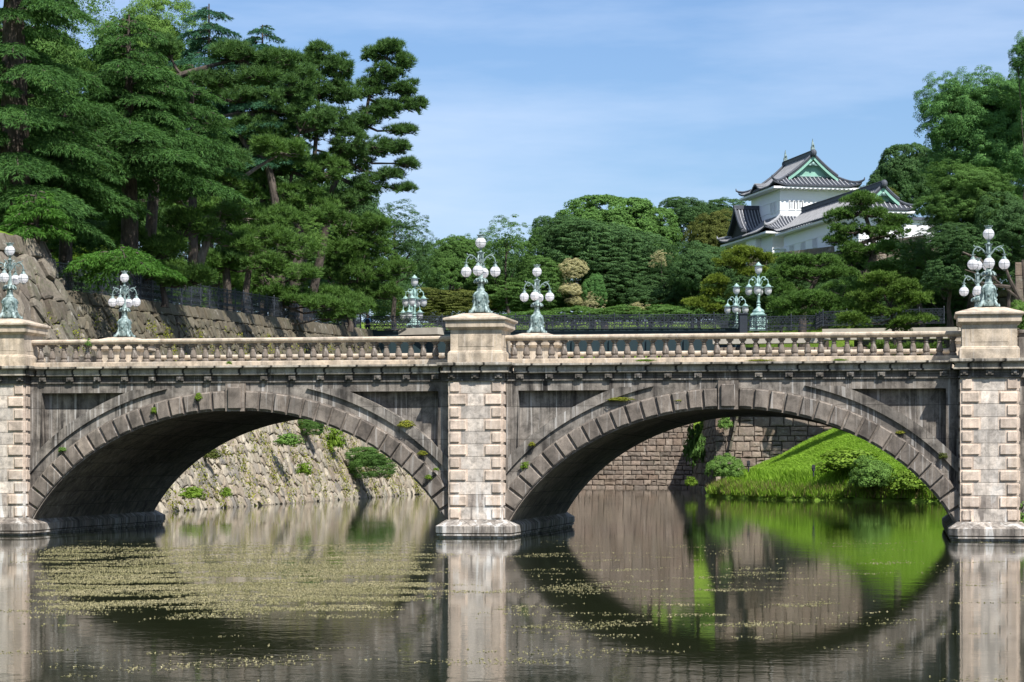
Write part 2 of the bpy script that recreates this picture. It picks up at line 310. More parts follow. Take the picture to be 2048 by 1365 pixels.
# arc length table for the voussoirs
ts = np.linspace(0, TS, 400); pp = np.array([ell(t, .3) for t in ts]); al = np.concatenate([[0], np.cumsum(np.hypot(*np.diff(pp, axis=0).T))])
KEY = .30; NV = 17
def t_at(s): return float(np.interp(s, al, ts))
random.seed(3)
for bi, cxx in enumerate((-BAY/2, BAY/2)):
    # ring base + raised voussoir blocks with sunken joints
    mb = MB(); n = 48; T = [-TS+2*TS*i/n for i in range(n+1)]
    lo = [ell(t, 0) for t in T]; hi = [ell(t, .68) for t in T]
    y0, y1 = -.16, .25
    rings = [[(cxx+lo[i][0], y0, lo[i][1]), (cxx+hi[i][0], y0, hi[i][1]), (cxx+hi[i][0], y1, hi[i][1]), (cxx+lo[i][0], y1, lo[i][1])] for i in range(n+1)]
    mb.loft(rings)
    tot = al[-1]-KEY; 
    for sgn in (-1, 1):
        for k in range(NV):
            s0 = KEY+tot*k/NV+.055; s1 = KEY+tot*(k+1)/NV-.02
            q = []; q2 = []; dy = .10+random.uniform(-.012, .012)
            ta, tb = t_at(s0), t_at(s1)
            tt = [ta, (ta+tb)/2, tb]
            a = [ell(sgn*t, .045) for t in tt]; b = [ell(sgn*t, .655) for t in tt][::-1]
            poly = a+b; mx_ = sum(p[0] for p in poly)/6; mz_ = sum(p[1] for p in poly)/6
            o1 = [(cxx+p[0], y0+.01, p[1]) for p in poly]; o2 = [(cxx+p[0], y0-dy+.035, p[1]) for p in poly]
            def ins(p, d): vx, vz = mx_-p[0], mz_-p[1]; l_ = sqrt(vx*vx+vz*vz); return (cxx+p[0]+vx/l_*d, y0-dy, p[1]+vz/l_*d)
            o3 = [ins(p, .045) for p in poly]
            mb.loft([o1, o2, o3], 0)
    # key stone
    zk0, zk1 = 4.27, 5.22
    mb.box((cxx-.33, -.30, zk0), (cxx+.33, .2, zk1)); mb.box((cxx-.235, -.40, zk0+.08), (cxx+.235, -.29, zk1-.12), bev=.03)
    mb.obj('arch_ring', M['ring'], bridge)
    # spandrel wall: bands between offset curves, each at its own plane
    mb = MB(); ZT = 5.27; PT = 4.93; nx = 90; X0 = .95-BAY/2; X1 = -X0
    xs = sorted(set([X0+(X1-X0)*i/nx for i in range(nx+1)]+[X0+.36, X0+.42, X1-.36, X1-.42, -.335, .335]))
    def cl(z, hi_=ZT): return max(.2, min(hi_, z))
    pl, plr = X0+.42, X1-.42
    def zpan(x): return cl(zoff(x, 1.34), PT)
    yB, yC, yD = -.06, -.16, .28
    for i in range(len(xs)-1):
        a, b = xs[i], xs[i+1]; A, B = cxx+a, cxx+b
        def quad(za0, za1, zb0, zb1, y):
            if za1-za0 > 1e-4 or zb1-zb0 > 1e-4: mb.add([(A, y, za0), (B, y, zb0), (B, y, zb1), (A, y, za1)], [(0, 1, 2, 3)])
        def step(za, zb, ya, yb): mb.add([(A, ya, za), (B, ya, zb), (B, yb, zb), (A, yb, za)], [(0, 1, 2, 3)])
        r0, r1 = cl(zoff(a, .60)), cl(zoff(b, .60)); m0, m1 = cl(zoff(a, 1.02), PT+.13), cl(zoff(b, 1.02), PT+.13); p0, p1 = zpan(a), zpan(b)
        inpan = (a >= pl-1e-6 and b <= plr+1e-6) and (p0 < PT-.001 or p1 < PT-.001)
        q0, q1 = cl(zoff(a, 1.34), PT+.10), cl(zoff(b, 1.34), PT+.10)
        mold = (m0 < PT+.1 or m1 < PT+.1)
        if mold:
            quad(r0, m0, r1, m1, yB); step(m0, m1, yB, yC); quad(m0, max(q0, m0), m1, max(q1, m1), yC)
            e0, e1 = max(q0, m0), max(q1, m1)
        else: e0, e1 = r0, r1
        if inpan:
            step(p0, p1, yC, yD); quad(p0, PT, p1, PT, yD); step(PT, PT, yD, yB); quad(PT, ZT, PT, ZT, yB)
        else:
            if mold: step(e0, e1, yC, yB)
            quad(e0, ZT, e1, ZT, yB)
    for xe in (pl, plr):
        mb.add([(cxx+xe, yD, zpan(xe)), (cxx+xe, yB-.09, zpan(xe)), (cxx+xe, yB, PT), (cxx+xe, yD, PT)], [(0, 1, 2, 3)])
    # raised frame fillets round the panel
    mb.obj('spandrel_wall', M['spandrel'], bridge)
    # barrel vault + back face
    mb = MB(); n = 60; T = [-TS-.05+2*(TS+.05)*i/n for i in range(n+1)]
    ring = [ell(t, .012) for t in T]
    mb.loft([[(cxx+x, .1, z), (cxx+x, YB, z)] for x, z in ring], cap=False, closed=False)
    hi = [ell(t, .7) for t in T]
    for i in range(n):
        (xa, za), (xb, zb) = ring[i], ring[i+1]
        mb.add([(cxx+xa, YB, za), (cxx+xb, YB, zb), (cxx+xb, YB, 5.5), (cxx+xa, YB, 5.5)], [(0, 1, 2, 3)])
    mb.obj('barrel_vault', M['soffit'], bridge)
# ---- piers
random.seed(11)
for k, px_ in enumerate((-BAY, 0, BAY)):
    for back in (0, 1):
        yf = -.50; ys = -1 if not back else 1; ym = 0 if not back else YB
        def Y(y): return y if not back else YB-y
        p = MB(); ya, yb = sorted((Y(yf), Y(1.6)))
        if back: p.box((px_-.93, ya, .5), (px_+.93, yb, 5.25)); 
        else:
            p.box((px_-.90, yf+.04, .5), (px_+.90, 1.6, 5.25), 1)
            zc = .60; hh = .4235
            for r in range(11):
                wide = (r % 2 == 1); wq = .66 if wide else .43
                p.box((px_-.93+wq+.003, yf+.016, zc+r*hh+.008), (px_+.93-wq-.003, yf+.3, zc+(r+1)*hh-.006), 1)
                for s_ in (-1, 1):
                    if r == 0 and s_ == 1 and k == 2: pass
                    x0, x1 = sorted((px_+s_*.93, px_+s_*(.93-wq)))
                    z0, z1 = zc+r*hh, zc+(r+1)*hh
                    p.box((x0, yf+.012, z0+.006), (x1, yf+.3, z1-.006), 0)
                    p.box((x0+.055, yf-.038, z0+.05), (x1-.055, yf+.02, z1-.045), 0, bev=.022)
                    # the same stone returns on the side of the shaft
                    xs0, xs1 = sorted((px_+s_*.925, px_+s_*.965)); p.box((xs0, yf+.06, z0+.05), (xs1, yf+.42, z1-.05), 0, bev=.015)
        p.obj('pier', [M['quoin'], M['core']], bridge)
    # footing, running through under the vault
    f = MB()
    def ringf(hw, yo, z): 
        c_ = .28
        return [(px_-hw, -yo+c_, z), (px_-hw+c_, -yo, z), (px_+hw-c_, -yo, z), (px_+hw, -yo+c_, z), (px_+hw, YB+yo-c_, z), (px_+hw-c_, YB+yo, z), (px_-hw+c_, YB+yo, z), (px_-hw, YB+yo-c_, z)]
    f.loft([ringf(1.22, 1.02, -.8), ringf(1.22, 1.02, .07), ringf(1.28, 1.08, .075), ringf(1.28, 1.08, .13), ringf(1.24, 1.04, .14), ringf(1.30, 1.10, .17), ringf(1.30, 1.10, .39), ringf(1.02, .68, .60)])
    f.obj('footing', M['footing'], bridge)
# ---- entablature: frieze, modillions, cornice (front), break forward over the piers
def prof_run(mb, x0, x1, yb_, prof, sgn=1, ybase=0):
    """prof: list of (projection, z); front is at y = yb_-projection"""
    pts = [(yb_-p, z) for p, z in prof]
    mb.loft([[(x, (ybase+sgn*(y)), z) for y, z in pts] for x in (x0, x1)])
corn = [(-.3, 5.50), (.02, 5.50), (.20, 5.51), (.22, 5.53), (.22, 5.57), (.17, 5.59), (.17, 5.70), (.21, 5.73), (.34, 5.755), (.36, 5.77), (.36, 5.83), (-.3, 5.86)]
for side in (0, 1):
    fr = MB(); cn = MB(); sg, yb0 = (1, 0) if side == 0 else (-1, YB)
    for b0 in (-BAY, 0):
        prof_run(fr, b0+.97, b0+BAY-.97, -.02, [(-.3, 5.255), (.10, 5.255), (.10, 5.30), (.05, 5.31), (.05, 5.515), (-.3, 5.515)], sg, yb0)
        prof_run(cn, b0+1.24, b0+BAY-1.24, -.02, corn, sg, yb0)
        if side == 0:
            for i in range(15):
                x = b0+1.45+i*(BAY-2.9)/14
                if i == 7: continue
                fr.box((x-.12, -.20, 5.33), (x+.12, -.06, 5.49)); fr.box((x-.055, -.235, 5.36), (x+.055, -.19, 5.45), bev=.012)
    for px_ in (-BAY, 0, BAY):
        def R(hw, yo, z): ys_ = sorted((yb0-sg*yo, yb0+sg*.5)); return [(px_-hw, ys_[0], z), (px_+hw, ys_[0], z), (px_+hw, ys_[1], z), (px_-hw, ys_[1], z)]
        fr.loft([R(.99, .56, 5.245), R(.99, .56, 5.30), R(.95, .53, 5.31), R(.95, .53, 5.52)])
        if side == 0:
            for dx in (-.80, 0, .80):
                fr.box((px_+dx-.12, -.64, 5.34), (px_+dx+.12, -.50, 5.50)); fr.box((px_+dx-.055, -.67, 5.37), (px_+dx+.055, -.63, 5.46), bev=.012)
        cn.loft([R(.97, .55, 5.515), R(1.13, .71, 5.52), R(1.15, .73, 5.53), R(1.15, .73, 5.575), R(1.10, .68, 5.59), R(1.10, .68, 5.70), R(1.14, .72, 5.73), R(1.25, .83, 5.76), R(1.27, .84, 5.78), R(1.27, .84, 5.85), R(1.2, .78, 5.865)])
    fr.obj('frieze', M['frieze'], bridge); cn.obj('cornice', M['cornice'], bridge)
# roadway
rd = MB(); rd.box((-BAY-30, .3, 5.30), (BAY+14, YB-.3, 5.60)); rd.obj('roadway', M['paving'], bridge)
# ---- balustrades
YR = .45
bal_prof = [(.115, 0), (.115, .07), (.09, .09), (.115, .12), (.125, .16), (.13, .20), (.12, .30), (.085, .40), (.062, .445), (.085, .455), (.085, .475), (.055, .49), (.075, .53), (.105, .57), (.11, .60)]
bm_ = MB()
for (za, zb, r) in ((-.01, .03, .13), (.572, .64, .112)): bm_.box((-r, -r, za), (r, r, zb))
bm_.lathe([(.125, .0), (.125, .075), (.10, .10), (.088, .125), (.105, .145), (.120, .17), (.118, .20), (.104, .28), (.088, .36), (.072, .43), (.066, .448), (.090, .458), (.090, .482), (.062, .492), (.062, .51), (.08, .54), (.105, .575), (.105, .58)], n=14)
bal_me = bm_.mesh('baluster', True); ZB = 6.0
bmf = bal_me
for side in (0, 1):
    yr = YR if side == 0 else YB-YR-.15
    for b0 in (-BAY, 0):
        r = MB()
        x0, x1 = b0+.86, b0+BAY-.86
        def P(prof): return [[(x, yr+y, z) for y, z in prof] for x in (x0, x1)]
        r.loft(P([(-.20, 5.83), (.20, 5.83), (.20, 5.99), (.17, 6.01), (-.17, 6.01), (-.20, 5.99)]))
        r.loft(P([(-.14, 6.63), (-.20, 6.68), (-.215, 6.71), (-.215, 6.76), (-.17, 6.80), (0, 6.82), (.17, 6.80), (.215, 6.76), (.215, 6.71), (.20, 6.68), (.14, 6.63)]))
        run = r.obj('balustrade', M['granite'], bridge)
        nb = 35
        extra = MB()
        for i in range(nb):
            x = x0+.28+i*(x1-x0-.56)/(nb-1)
            if side == 1 and not (b0 == 0 and i < 20 or b0 < 0 and i < 15):
                k0 = len(extra.v); extra.v += [tuple(Vector(v.co)+Vector((x, yr, ZB))) for v in bal_me.vertices]
                extra.f += [tuple(j+k0 for j in p_.vertices) for p_ in bal_me.polygons]; extra.m += [0]*len(bal_me.polygons); continue
            o = link('baluster', bal_me, M['baluster'], run); o.location = (x, yr, ZB); o.rotation_euler = (0, 0, (i*7 % 4)*pi/2)
        if extra.f: tag(extra.obj('baluster', M['baluster'], run), kind='stuff')
# ---- pedestals with caps
for side in (0, 1):
    for px_ in (-BAY, 0, BAY):
        p = MB(); yc = .43 if side == 0 else YB-.43
        def S(hw, z, hy=None): hy = hy or hw; return [(px_-hw, yc-hy, z), (px_+hw, yc-hy, z), (px_+hw, yc+hy, z), (px_-hw, yc+hy, z)]
        p.loft([S(.95, 5.85), S(.95, 6.18), S(.93, 6.20), S(.93, 6.225), S(.885, 6.26), S(.87, 6.27), S(.87, 6.96), S(.91, 6.98), S(.96, 7.02), S(1.01, 7.055), S(1.01, 7.25), S(1.07, 7.27), S(1.09, 7.30), S(1.09, 7.355), S(.5, 7.545), S(.42, 7.55)])
        sy = -1 if side == 0 else 1
        for (ax, s_) in (('y', sy), ('x', 1), ('x', -1)):
            if ax == 'y':
                yy = sorted((yc+s_*.88, yc+s_*.862)); p.box((px_-.60, yy[0], 6.40), (px_+.60, yy[1], 6.82), bev=.008)
            else:
                xx = sorted((px_+s_*.88, px_+s_*.862)); p.box((xx[0], yc-.6, 6.40), (xx[1], yc+.1, 6.82), bev=.008)
        p.obj('pedestal', M['granite'], bridge)
# ---- abutment wing walls beyond the outer piers
wg = MB()
for sx in (1, -1):
    xa, xb = sorted((sx*(BAY+.95), sx*(BAY+14)))
    wg.box((xa, .12, -.8), (xb, YB-.12, 5.27)); wg.box((xa, -.05, 5.27), (xb, .6, 5.84)); 
    wg.box((xa, .2, 5.84), (xb, .62, 6.70)); wg.box((xa, .12, 6.70), (xb, .70, 6.82), bev=.02); wg.box((xa, YB-.7, 5.84), (xb, YB-.2, 6.8))
wg.obj('wing_wall', M['spandrel'], bridge)
# ================================================================== LAMPS OF THE STONE BRIDGE
def ball(parent, c, r, name='globe'):
    g = MB(); g.sphere(c, r, 20, 14); o = g.obj(name, M['globe'], parent, True)
    b = MB()
    for q in range(3):
        pts = []
        for i in range(25):
            a = 2*pi*i/24
            pts.append((c[0]+(r+.004)*cos(a), c[1]+(r+.004)*sin(a), c[2]) if q == 0 else (c[0]+(r+.004)*cos(a)*(q == 1), c[1]+(r+.004)*cos(a)*(q == 2), c[2]+(r+.004)*sin(a)))
        b.tube(pts, .006, 5, cap=False)
    b.lathe([(.001, -r-.035), (.025, -r-.03), (.05, -r-.01), (.06, -r+.012)], c, 10)
    b.obj('band', M['ringmetal'], o); return o
def street_lamp():
    L_ = empty('street_lamp', (0, 0, 0), 'x', 'street lamp', 'bronze globe lamps on the stone bridge pedestals')
    b = MB()          # ornate base: cartouche body on four scroll feet
    def oct_(hw, z, ch=.35): c_ = hw*ch; return [(-hw+c_, -hw, z), (hw-c_, -hw, z), (hw, -hw+c_, z), (hw, hw-c_, z), (hw-c_, hw, z), (-hw+c_, hw, z), (-hw, hw-c_, z), (-hw, -hw+c_, z)]
    b.loft([oct_(h_, z) for h_, z in ((.22, .06), (.235, .12), (.225, .20), (.20, .27), (.185, .40), (.20, .52), (.225, .62), (.215, .68), (.17, .73), (.13, .78), (.12, .80))])
    b.lathe([(.125, .79), (.14, .82), (.12, .85), (.105, .90), (.105, .98), (.12, 1.0), (.10, 1.02)], n=14)
    for q in range(4):
        a = pi/4+q*pi/2; c_, s_ = cos(a), sin(a)
        def rr(l): return [(r*c_, r*s_, z) for r, z in l]
        b.tube(rr([(.26, .24), (.30, .16), (.36, .09), (.42, .035), (.455, .05), (.445, .09), (.41, .085)]), [.055, .06, .06, .05, .045, .04, .03], 8)      # scroll foot
        b.tube(rr([(.28, .26), (.24, .36), (.225, .48), (.26, .60), (.30, .63), (.30, .58), (.27, .56)]), [.04, .032, .03, .04, .035, .03, .02], 7)
        b.tube(rr([(.27, .62), (.22, .70), (.17, .74)]), [.04, .045, .03], 7)
        a = q*pi/2; c_, s_ = cos(a), sin(a); t_ = (-s_, c_)
        sh = [(-.11, .20), (0, .08), (.11, .20), (.10, .38), (.13, .56), (.07, .66), (0, .70), (-.07, .66), (-.13, .56), (-.10, .38)]
        b.loft([[(c_*rd_+t_[0]*x*k_, s_*rd_+t_[1]*x*k_, .4+(z-.4)*k_) for x, z in sh] for rd_, k_ in ((.18, 1), (.232, 1), (.248, .8))])
        b.sphere((c_*.25, s_*.25, .42), .045, 8, 6, 1.4); b.sphere((c_*.25, s_*.25, .27), .035, 8, 6, 1.2)
    b.obj('lamp_base', M['copper'], L_, True)
    s = MB()
    s.lathe([(.10, 1.0), (.085, 1.03), (.15, 1.08), (.17, 1.12), (.09, 1.20), (.07, 1.32), (.052, 1.5), (.06, 1.56), (.045, 1.62), (.045, 1.78), (.075, 1.82), (.055, 1.88), (.045, 2.02), (.07, 2.06), (.085, 2.10), (.04, 2.13), (.035, 2.20), (.09, 2.235), (.11, 2.25)], n=14)
    for q in range(10):
        a = 2*pi*q/10; s.tube([(r*cos(a), r*sin(a), z) for r, z in ((.08, 1.20), (.14, 1.18), (.20, 1.13), (.225, 1.07), (.205, 1.045))], [.02, .035, .04, .03, .015], 6)
    for q in range(4):
        a = pi/4+q*pi/2; s.tube([(r*cos(a), r*sin(a), z) for r, z in ((.05, 1.75), (.10, 1.85), (.09, 1.98), (.12, 2.07), (.17, 2.09))], [.02, .02, .018, .018, .01], 6)
    s.obj('column', M['copper'], L_, True)
    for q in range(4):
        a = q*pi/2; c_, s_ = cos(a), sin(a); m = MB()
        def rr(l): return [(r*c_, r*s_, z) for r, z in l]
        m.tube(rr([(.05, 1.74), (.12, 1.82), (.20, 1.93), (.30, 1.985), (.40, 1.97), (.465, 1.90), (.497, 1.82), (.50, 1.745)]), [.03, .03, .027, .025, .024, .023, .022, .02], 8)
        m.tube(rr([(.28, 1.985), (.38, 2.02), (.44, 2.01), (.475, 2.05), (.46, 2.075)]), [.022, .02, .016, .014, .008], 6)
        m.tube(rr([(.22, 1.93), (.28, 1.90), (.33, 1.86), (.37, 1.88), (.36, 1.92)]), [.016, .016, .014, .012, .008], 6)
        m.lathe([(.02, 1.755), (.055, 1.75), (.055, 1.735), (.035, 1.73), (.04, 1.69), (.058, 1.66), (.075, 1.63), (.092, 1.60), (.08, 1.59)], (.50*c_, .50*s_, 0), 12)
        for e in range(4):
            aa = e*pi/2+.4; m.tube([(.5*c_+.05*cos(aa), .5*s_+.05*sin(aa), 1.74), (.5*c_+.09*cos(aa), .5*s_+.09*sin(aa), 1.765)], [.01, .006], 5)
        arm = m.obj('arm', M['copper'], L_, True)
        ball(arm, (.5*c_, .5*s_, 1.435), .178, 'globe')
    ball(L_, (0, 0, 2.42), .182, 'globe')
    c = MB(); c.lathe([(.10, 2.575), (.115, 2.59), (.10, 2.60), (.10, 2.64), (.125, 2.66), (.13, 2.675), (.11, 2.68), (.03, 2.685), (.02, 2.70), (.001, 2.72)], n=16)
    for q in range(12):
        a = 2*pi*q/12; c.tube([(.12*cos(a), .12*sin(a), 2.665), (.135*cos(a), .135*sin(a), 2.70)], [.012, .006], 5)
    c.obj('crown_cap', M['copper'], L_, True)
    return L_
lamp0 = street_lamp()
lamps = [(-BAY, .43, 'five globe lamp on the near pedestal above the leftmost pier, before the mossy wall'), (0, .43, 'five globe lamp on the middle near pedestal, largest in the centre'),
         (BAY, .43, 'five globe lamp on the near pedestal beside the dark trees and dressed stone wall'), (-BAY, YB-.43, 'five globe lamp on the far balustrade under the long cedar bough'),
         (0, YB-.43, 'smaller five globe lamp just behind the balustrade next to the central pedestal'), (BAY, YB-.43, 'five globe lamp half hidden behind the rightmost near lamp')]
for i, (x, y, lb) in enumerate(lamps):
    o = lamp0 if i == 0 else copytree(lamp0); o.location = (x, y, 7.545); o['label'] = lb
# ================================================================== WATER, GROUND
def lat_base(d): return -36.2+.159*d                     # foot of the left moat wall
def z_top(d): return 11.35+(d-113.5)*.0305
WOFF = 4.5
t = NT('moat water'); v = t.coord('Object')
n1 = t.noise(t.coord('Object', (1, 1, 1)), 1.1, 3, .5); n2 = t.noise(t.coord('Object'), 5.5, 3, .5)
h_ = t.math('ADD', t.math('MULTIPLY', n1, .42), t.math('MULTIPLY', n2, .15))
patch = t.ramp(t.noise(v, .09, 2, .5), [(.35, .25), (.65, 1.0)])
bp = t.n('ShaderNodeBump'); bp.inputs['Distance'].default_value = .017; t.l(t.math('MULTIPLY', patch, .55), bp.inputs['Strength']); t.l(h_, bp.inputs['Height'])
p = t.n('ShaderNodeBsdfPrincipled'); p.inputs['Base Color'].default_value = (.013, .017, .007, 1); p.inputs['Roughness'].default_value = .035; p.inputs['IOR'].default_value = 1.36
t.l(bp.outputs[0], p.inputs['Normal']); M['water'] = t.end(p.outputs[0])
wm = MB()
q = [ld(-90, 2, 0), ld(90, 2, 0), ld(90, 238, 0), ld(-90, 238, 0)]
wm.add(q, [(0, 1, 2, 3)]); tag(wm.obj('moat_water', M['water']), kind='structure')
# shore line of the right bank (lateral, distance)
SHORE = np.array([(16.4, 186), (15.0, 173), (15.6, 164), (17.4, 156.5), (20.4, 152), (25, 148.5), (30, 146.5), (38, 143), (46, 134), (52, 118), (56, 90), (58, 20)], float)
def shore_dist(la, d):
    P = np.stack([la, d], -1); best = np.full(la.shape, 1e9); sgn = np.ones(la.shape)
    for a, b in zip(SHORE[:-1], SHORE[1:]):
        ab = b-a; tt = np.clip(((P-a)@ab)/(ab@ab), 0, 1); q = a+tt[..., None]*ab; r = P-q; dd = np.hypot(r[..., 0], r[..., 1])
        cr = ab[0]*(P[..., 1]-a[1])-ab[1]*(P[..., 0]-a[0]); m = dd < best; best = np.where(m, dd, best); sgn = np.where(m, np.sign(cr), sgn)
    return best*sgn                      # positive: on land
def sm(a, b, x): t_ = np.clip((x-a)/(b-a), 0, 1); return t_*t_*(3-2*t_)
def height(la, d):
    la = np.asarray(la, float); d = np.asarray(d, float)
    z = np.full(la.shape, -1.5)
    base = lat_base(d); zt = z_top(np.clip(d, 90, 200))+np.where(d < 113.2, 2.4, 0)
    left = sm(0, .5, (base-WOFF-.35)-la); z = np.where(d < 250, z*(1-left)+zt*left, z)
    sd = shore_dist(la, d); r = np.where(sd > -.3, np.clip(.25+.50*sd, -1, 11.3)+.15*np.sin(la*.9)*np.sin(d*.7)*np.clip(sd*.3, 0, 1), -1.5)
    z = np.where((la > 8) & (d < 179), np.maximum(z, r), z); z = np.where((d >= 182) & (d < 233) & (la > 21), 11.3, z)
    # castle hill and the far wooded rise
    far = sm(232.5, 234, d); zf = 12+9*sm(236, 300, d)
    z = z*(1-far)+np.maximum(z, zf)*far
    cx, cd = 33, 232; e = np.hypot((la-cx-4)/18, (d-cd-8)/30); z = np.where((d > 185) & (la > 21), np.maximum(z, 23.2*(1-sm(.6, 1.2, e))), z)
    rr = sm(40, 60, la)*sm(150, 185, d); z = np.maximum(z, rr*20-1.5)
    return z
xs = np.concatenate([[-1500, -700, -300, -150, -90], np.arange(-70, 90, .8), [95, 110, 150, 300, 700, 1500]]); ds = np.concatenate([[-80, -20, 0], np.arange(8, 330, 1.0), [360, 420, 600, 1200, 3500]])
LA, DD = np.meshgrid(xs, ds); ZZ = height(LA, DD); ZZ = np.where((DD < 90) & (LA < -30), np.where(LA < -60, 6, ZZ), ZZ)
PW = C0[None, None, :]+FW*DD[..., None]+RT*LA[..., None]; PW[..., 2] = ZZ
ny, nx = LA.shape; idx = np.arange(ny*nx).reshape(ny, nx)
Fq = np.stack([idx[:-1, :-1], idx[:-1, 1:], idx[1:, 1:], idx[1:, :-1]], -1).reshape(-1, 4)
me = bpy.data.meshes.new('ground'); me.from_pydata(PW.reshape(-1, 3).tolist(), [], Fq.tolist()); me.polygons.foreach_set('use_smooth', [True]*len(me.polygons))
t = NT('earth and turf'); v = t.coord(); n = t.noise(v, .7, 7, .65); n2 = t.noise(v, 9, 4, .6)
c = t.mix(t.ramp(n, [(.4, 0), (.6, 1)]), (.10, .17, .022), (.15, .23, .03)); c = t.mix(.5, c, t.ramp(n2, [(.3, .4), (.7, 1.2)]), 'MULTIPLY')
M['ground'] = t.end(t.pr(c, .95, t.bump(n2, .6, .08), spec=.1))
tag(link('ground', me, M['ground']), kind='structure')
def gz(la, d): return float(height(np.array([la]), np.array([d]))[0])
def inv(p):                      # world -> lateral, distance
    r = np.array(p)-C0; return float(r@RT), float(r@FW)
# ================================================================== DRY STONE WALLS
def clip(poly, nx_, ny_, c):
    out = []
    for i in range(len(poly)):
        a, b = poly[i], poly[(i+1) % len(poly)]; da = a[0]*nx_+a[1]*ny_-c; db = b[0]*nx_+b[1]*ny_-c
        if da <= 0: out.append(a)
        if (da < 0) != (db < 0) and abs(da-db) > 1e-12: s_ = da/(da-db); out.append((a[0]+(b[0]-a[0])*s_, a[1]+(b[1]-a[1])*s_))
    return out
def stone_wall(name, U, V, fmap, mats, cu=.95, cv=.8, top=.85, bulge=.12, seed=1, jit=.42, skew=0, rows=1, topw=1.3, gap=.022, rot=0, coursed=False):
    """U x V metres of fitted boulders with a coping of cut blocks; every stone a closed bulging face"""
    rg = random.Random(seed); cells = []
    nu, nv = max(2, int(U/cu)), max(2, int((V-top*rows)/cv)); su, sv = U/nu, (V-top*rows)/nv
    sd = {}
    for i in range(-2, nu+2):
        for j in range(-2, nv+2): sd[i, j] = ((i+.5+(j % 2)*.5+rg.uniform(-jit, jit))*su, (j+.5+rg.uniform(-jit, jit))*sv)
    for i in range(-1, nu+1):
        for j in range(0, nv):
            a = sd[i, j]; poly = [(a[0]-3*su, a[1]-3*sv), (a[0]+3*su, a[1]-3*sv), (a[0]+3*su, a[1]+3*sv), (a[0]-3*su, a[1]+3*sv)]
            for di in range(-2, 3):
                for dj in range(-2, 3):
                    if (di or dj) and (i+di, j+dj) in sd:
                        b = sd[i+di, j+dj]; nx_, ny_ = b[0]-a[0], b[1]-a[1]; poly = clip(poly, nx_, ny_, (b[0]**2+b[1]**2-a[0]**2-a[1]**2)/2)
                        if len(poly) < 3: break
                if len(poly) < 3: break
            if len(poly) < 3: continue
            for (ax, ay, c) in ((-1, 0, 0), (1, 0, U), (0, -1, 0), (0, 1, V-top*rows)):
                poly = clip(poly, ax, ay, c)
                if len(poly) < 3: break
            if len(poly) >= 3: cells.append((poly, bulge*rg.uniform(.6, 1.5), 0))
    for r in range(rows):
        u = -rg.uniform(0, 1)
        while u < U:
            w_ = topw*rg.uniform(.75, 1.35); a, b = max(u, 0), min(u+w_, U); z0 = V-top*(rows-r); z1 = z0+top
            if b-a > .15: cells.append(([(a, z0), (b, z0), (b, z1), (a, z1)], bulge*.5*rg.uniform(.5, 1.4), 0))
            u += w_
    if coursed:
        cells = []; v0 = 0
        while v0 < V-top*rows-.2:
            v1 = min(v0+cv*rg.uniform(.7, 1.25), V-top*rows); u0 = -rg.uniform(0, cu)
            if V-top*rows-v1 < .3: v1 = V-top*rows
            while u0 < U:
                u1 = u0+cu*rg.uniform(.55, 1.5); a, b = max(0, u0), min(U, u1); j = lambda: rg.uniform(-.09, .09)*cu
                if b-a > .2:
                    if rg.random() < .22 and v1-v0 > .5: vm = (v0+v1)/2+j(); m_ = j(); cells += [([(a, v0), (b, v0), (b, vm+m_), (a, vm)], bulge*rg.uniform(.5, 1.4), 0), ([(a, vm), (b, vm+m_), (b, v1), (a, v1)], bulge*rg.uniform(.5, 1.4), 0)]
                    else: cells.append(([(a+j()*.5, v0+j()*.3), (b+j()*.5, v0+j()*.3), (b+j()*.5, v1-abs(j())*.4), (a+j()*.5, v1-abs(j())*.4)], bulge*rg.uniform(.5, 1.5), 0))
                u0 = u1
            v0 = v1
        for r in range(rows):
            u = -rg.uniform(0, 1)
            while u < U:
                w_ = topw*rg.uniform(.75, 1.35); a, b = max(u, 0), min(u+w_, U); z0 = V-top*(rows-r)
                if b-a > .15: cells.append(([(a, z0), (b, z0), (b, z0+top), (a, z0+top)], bulge*.5*rg.uniform(.5, 1.4), 0))
                u += w_
    mb = MB()
    def P(u, v, h):
        p0 = np.array(fmap(u, v)); e = .05; du = np.array(fmap(u+e, v))-p0; dv = np.array(fmap(u, v+e))-p0; n_ = np.cross(du, dv); n_ /= np.linalg.norm(n_)+1e-12
        return p0+n_*h
    for poly, h, _ in cells:
        # drop tiny edges, add mid points with a little wobble so that outlines are not polygonal
        q = []
        for k in range(len(poly)):
            a, b = poly[k], poly[(k+1) % len(poly)]; l_ = math.hypot(b[0]-a[0], b[1]-a[1])
            if l_ < .06: continue
            q.append(a)
            if l_ > .45 : q.append(((a[0]+b[0])/2+rg.uniform(-.03, .03), (a[1]+b[1])/2+rg.uniform(-.03, .03)))
        if len(q) < 3: continue
        cx = sum(p[0] for p in q)/len(q); cy = sum(p[1] for p in q)/len(q); tx, ty = rg.uniform(-.09, .09), rg.uniform(-.09, .09)
        def ring(d, hh):
            o = []
            for (x, y) in q:
                vx, vy = cx-x, cy-y; l_ = math.hypot(vx, vy)+1e-9; k = min(d/l_, .8)
                o.append(P(x+vx*k, y+vy*k, hh+((x-cx)*tx+(y-cy)*ty)*(hh > 0)))
            return o
        n = len(q); r0, r1, r2 = ring(gap, -.10), ring(gap+.035, h*.75), ring(gap+.17, h); c_ = P(cx, cy, h*1.06)
        vs = r0+r1+r2+[c_]; fs = []
        for k in range(n):
            m = (k+1) % n; fs += [(k, m, n+m, n+k), (n+k, n+m, 2*n+m, 2*n+k), (2*n+k, 2*n+m, 3*n)]
        mb.add(vs, fs, 0)
    g = 12
    vs = [P(U*i/g, V*j/g, -.09) for j in range(g+1) for i in range(g+1)]
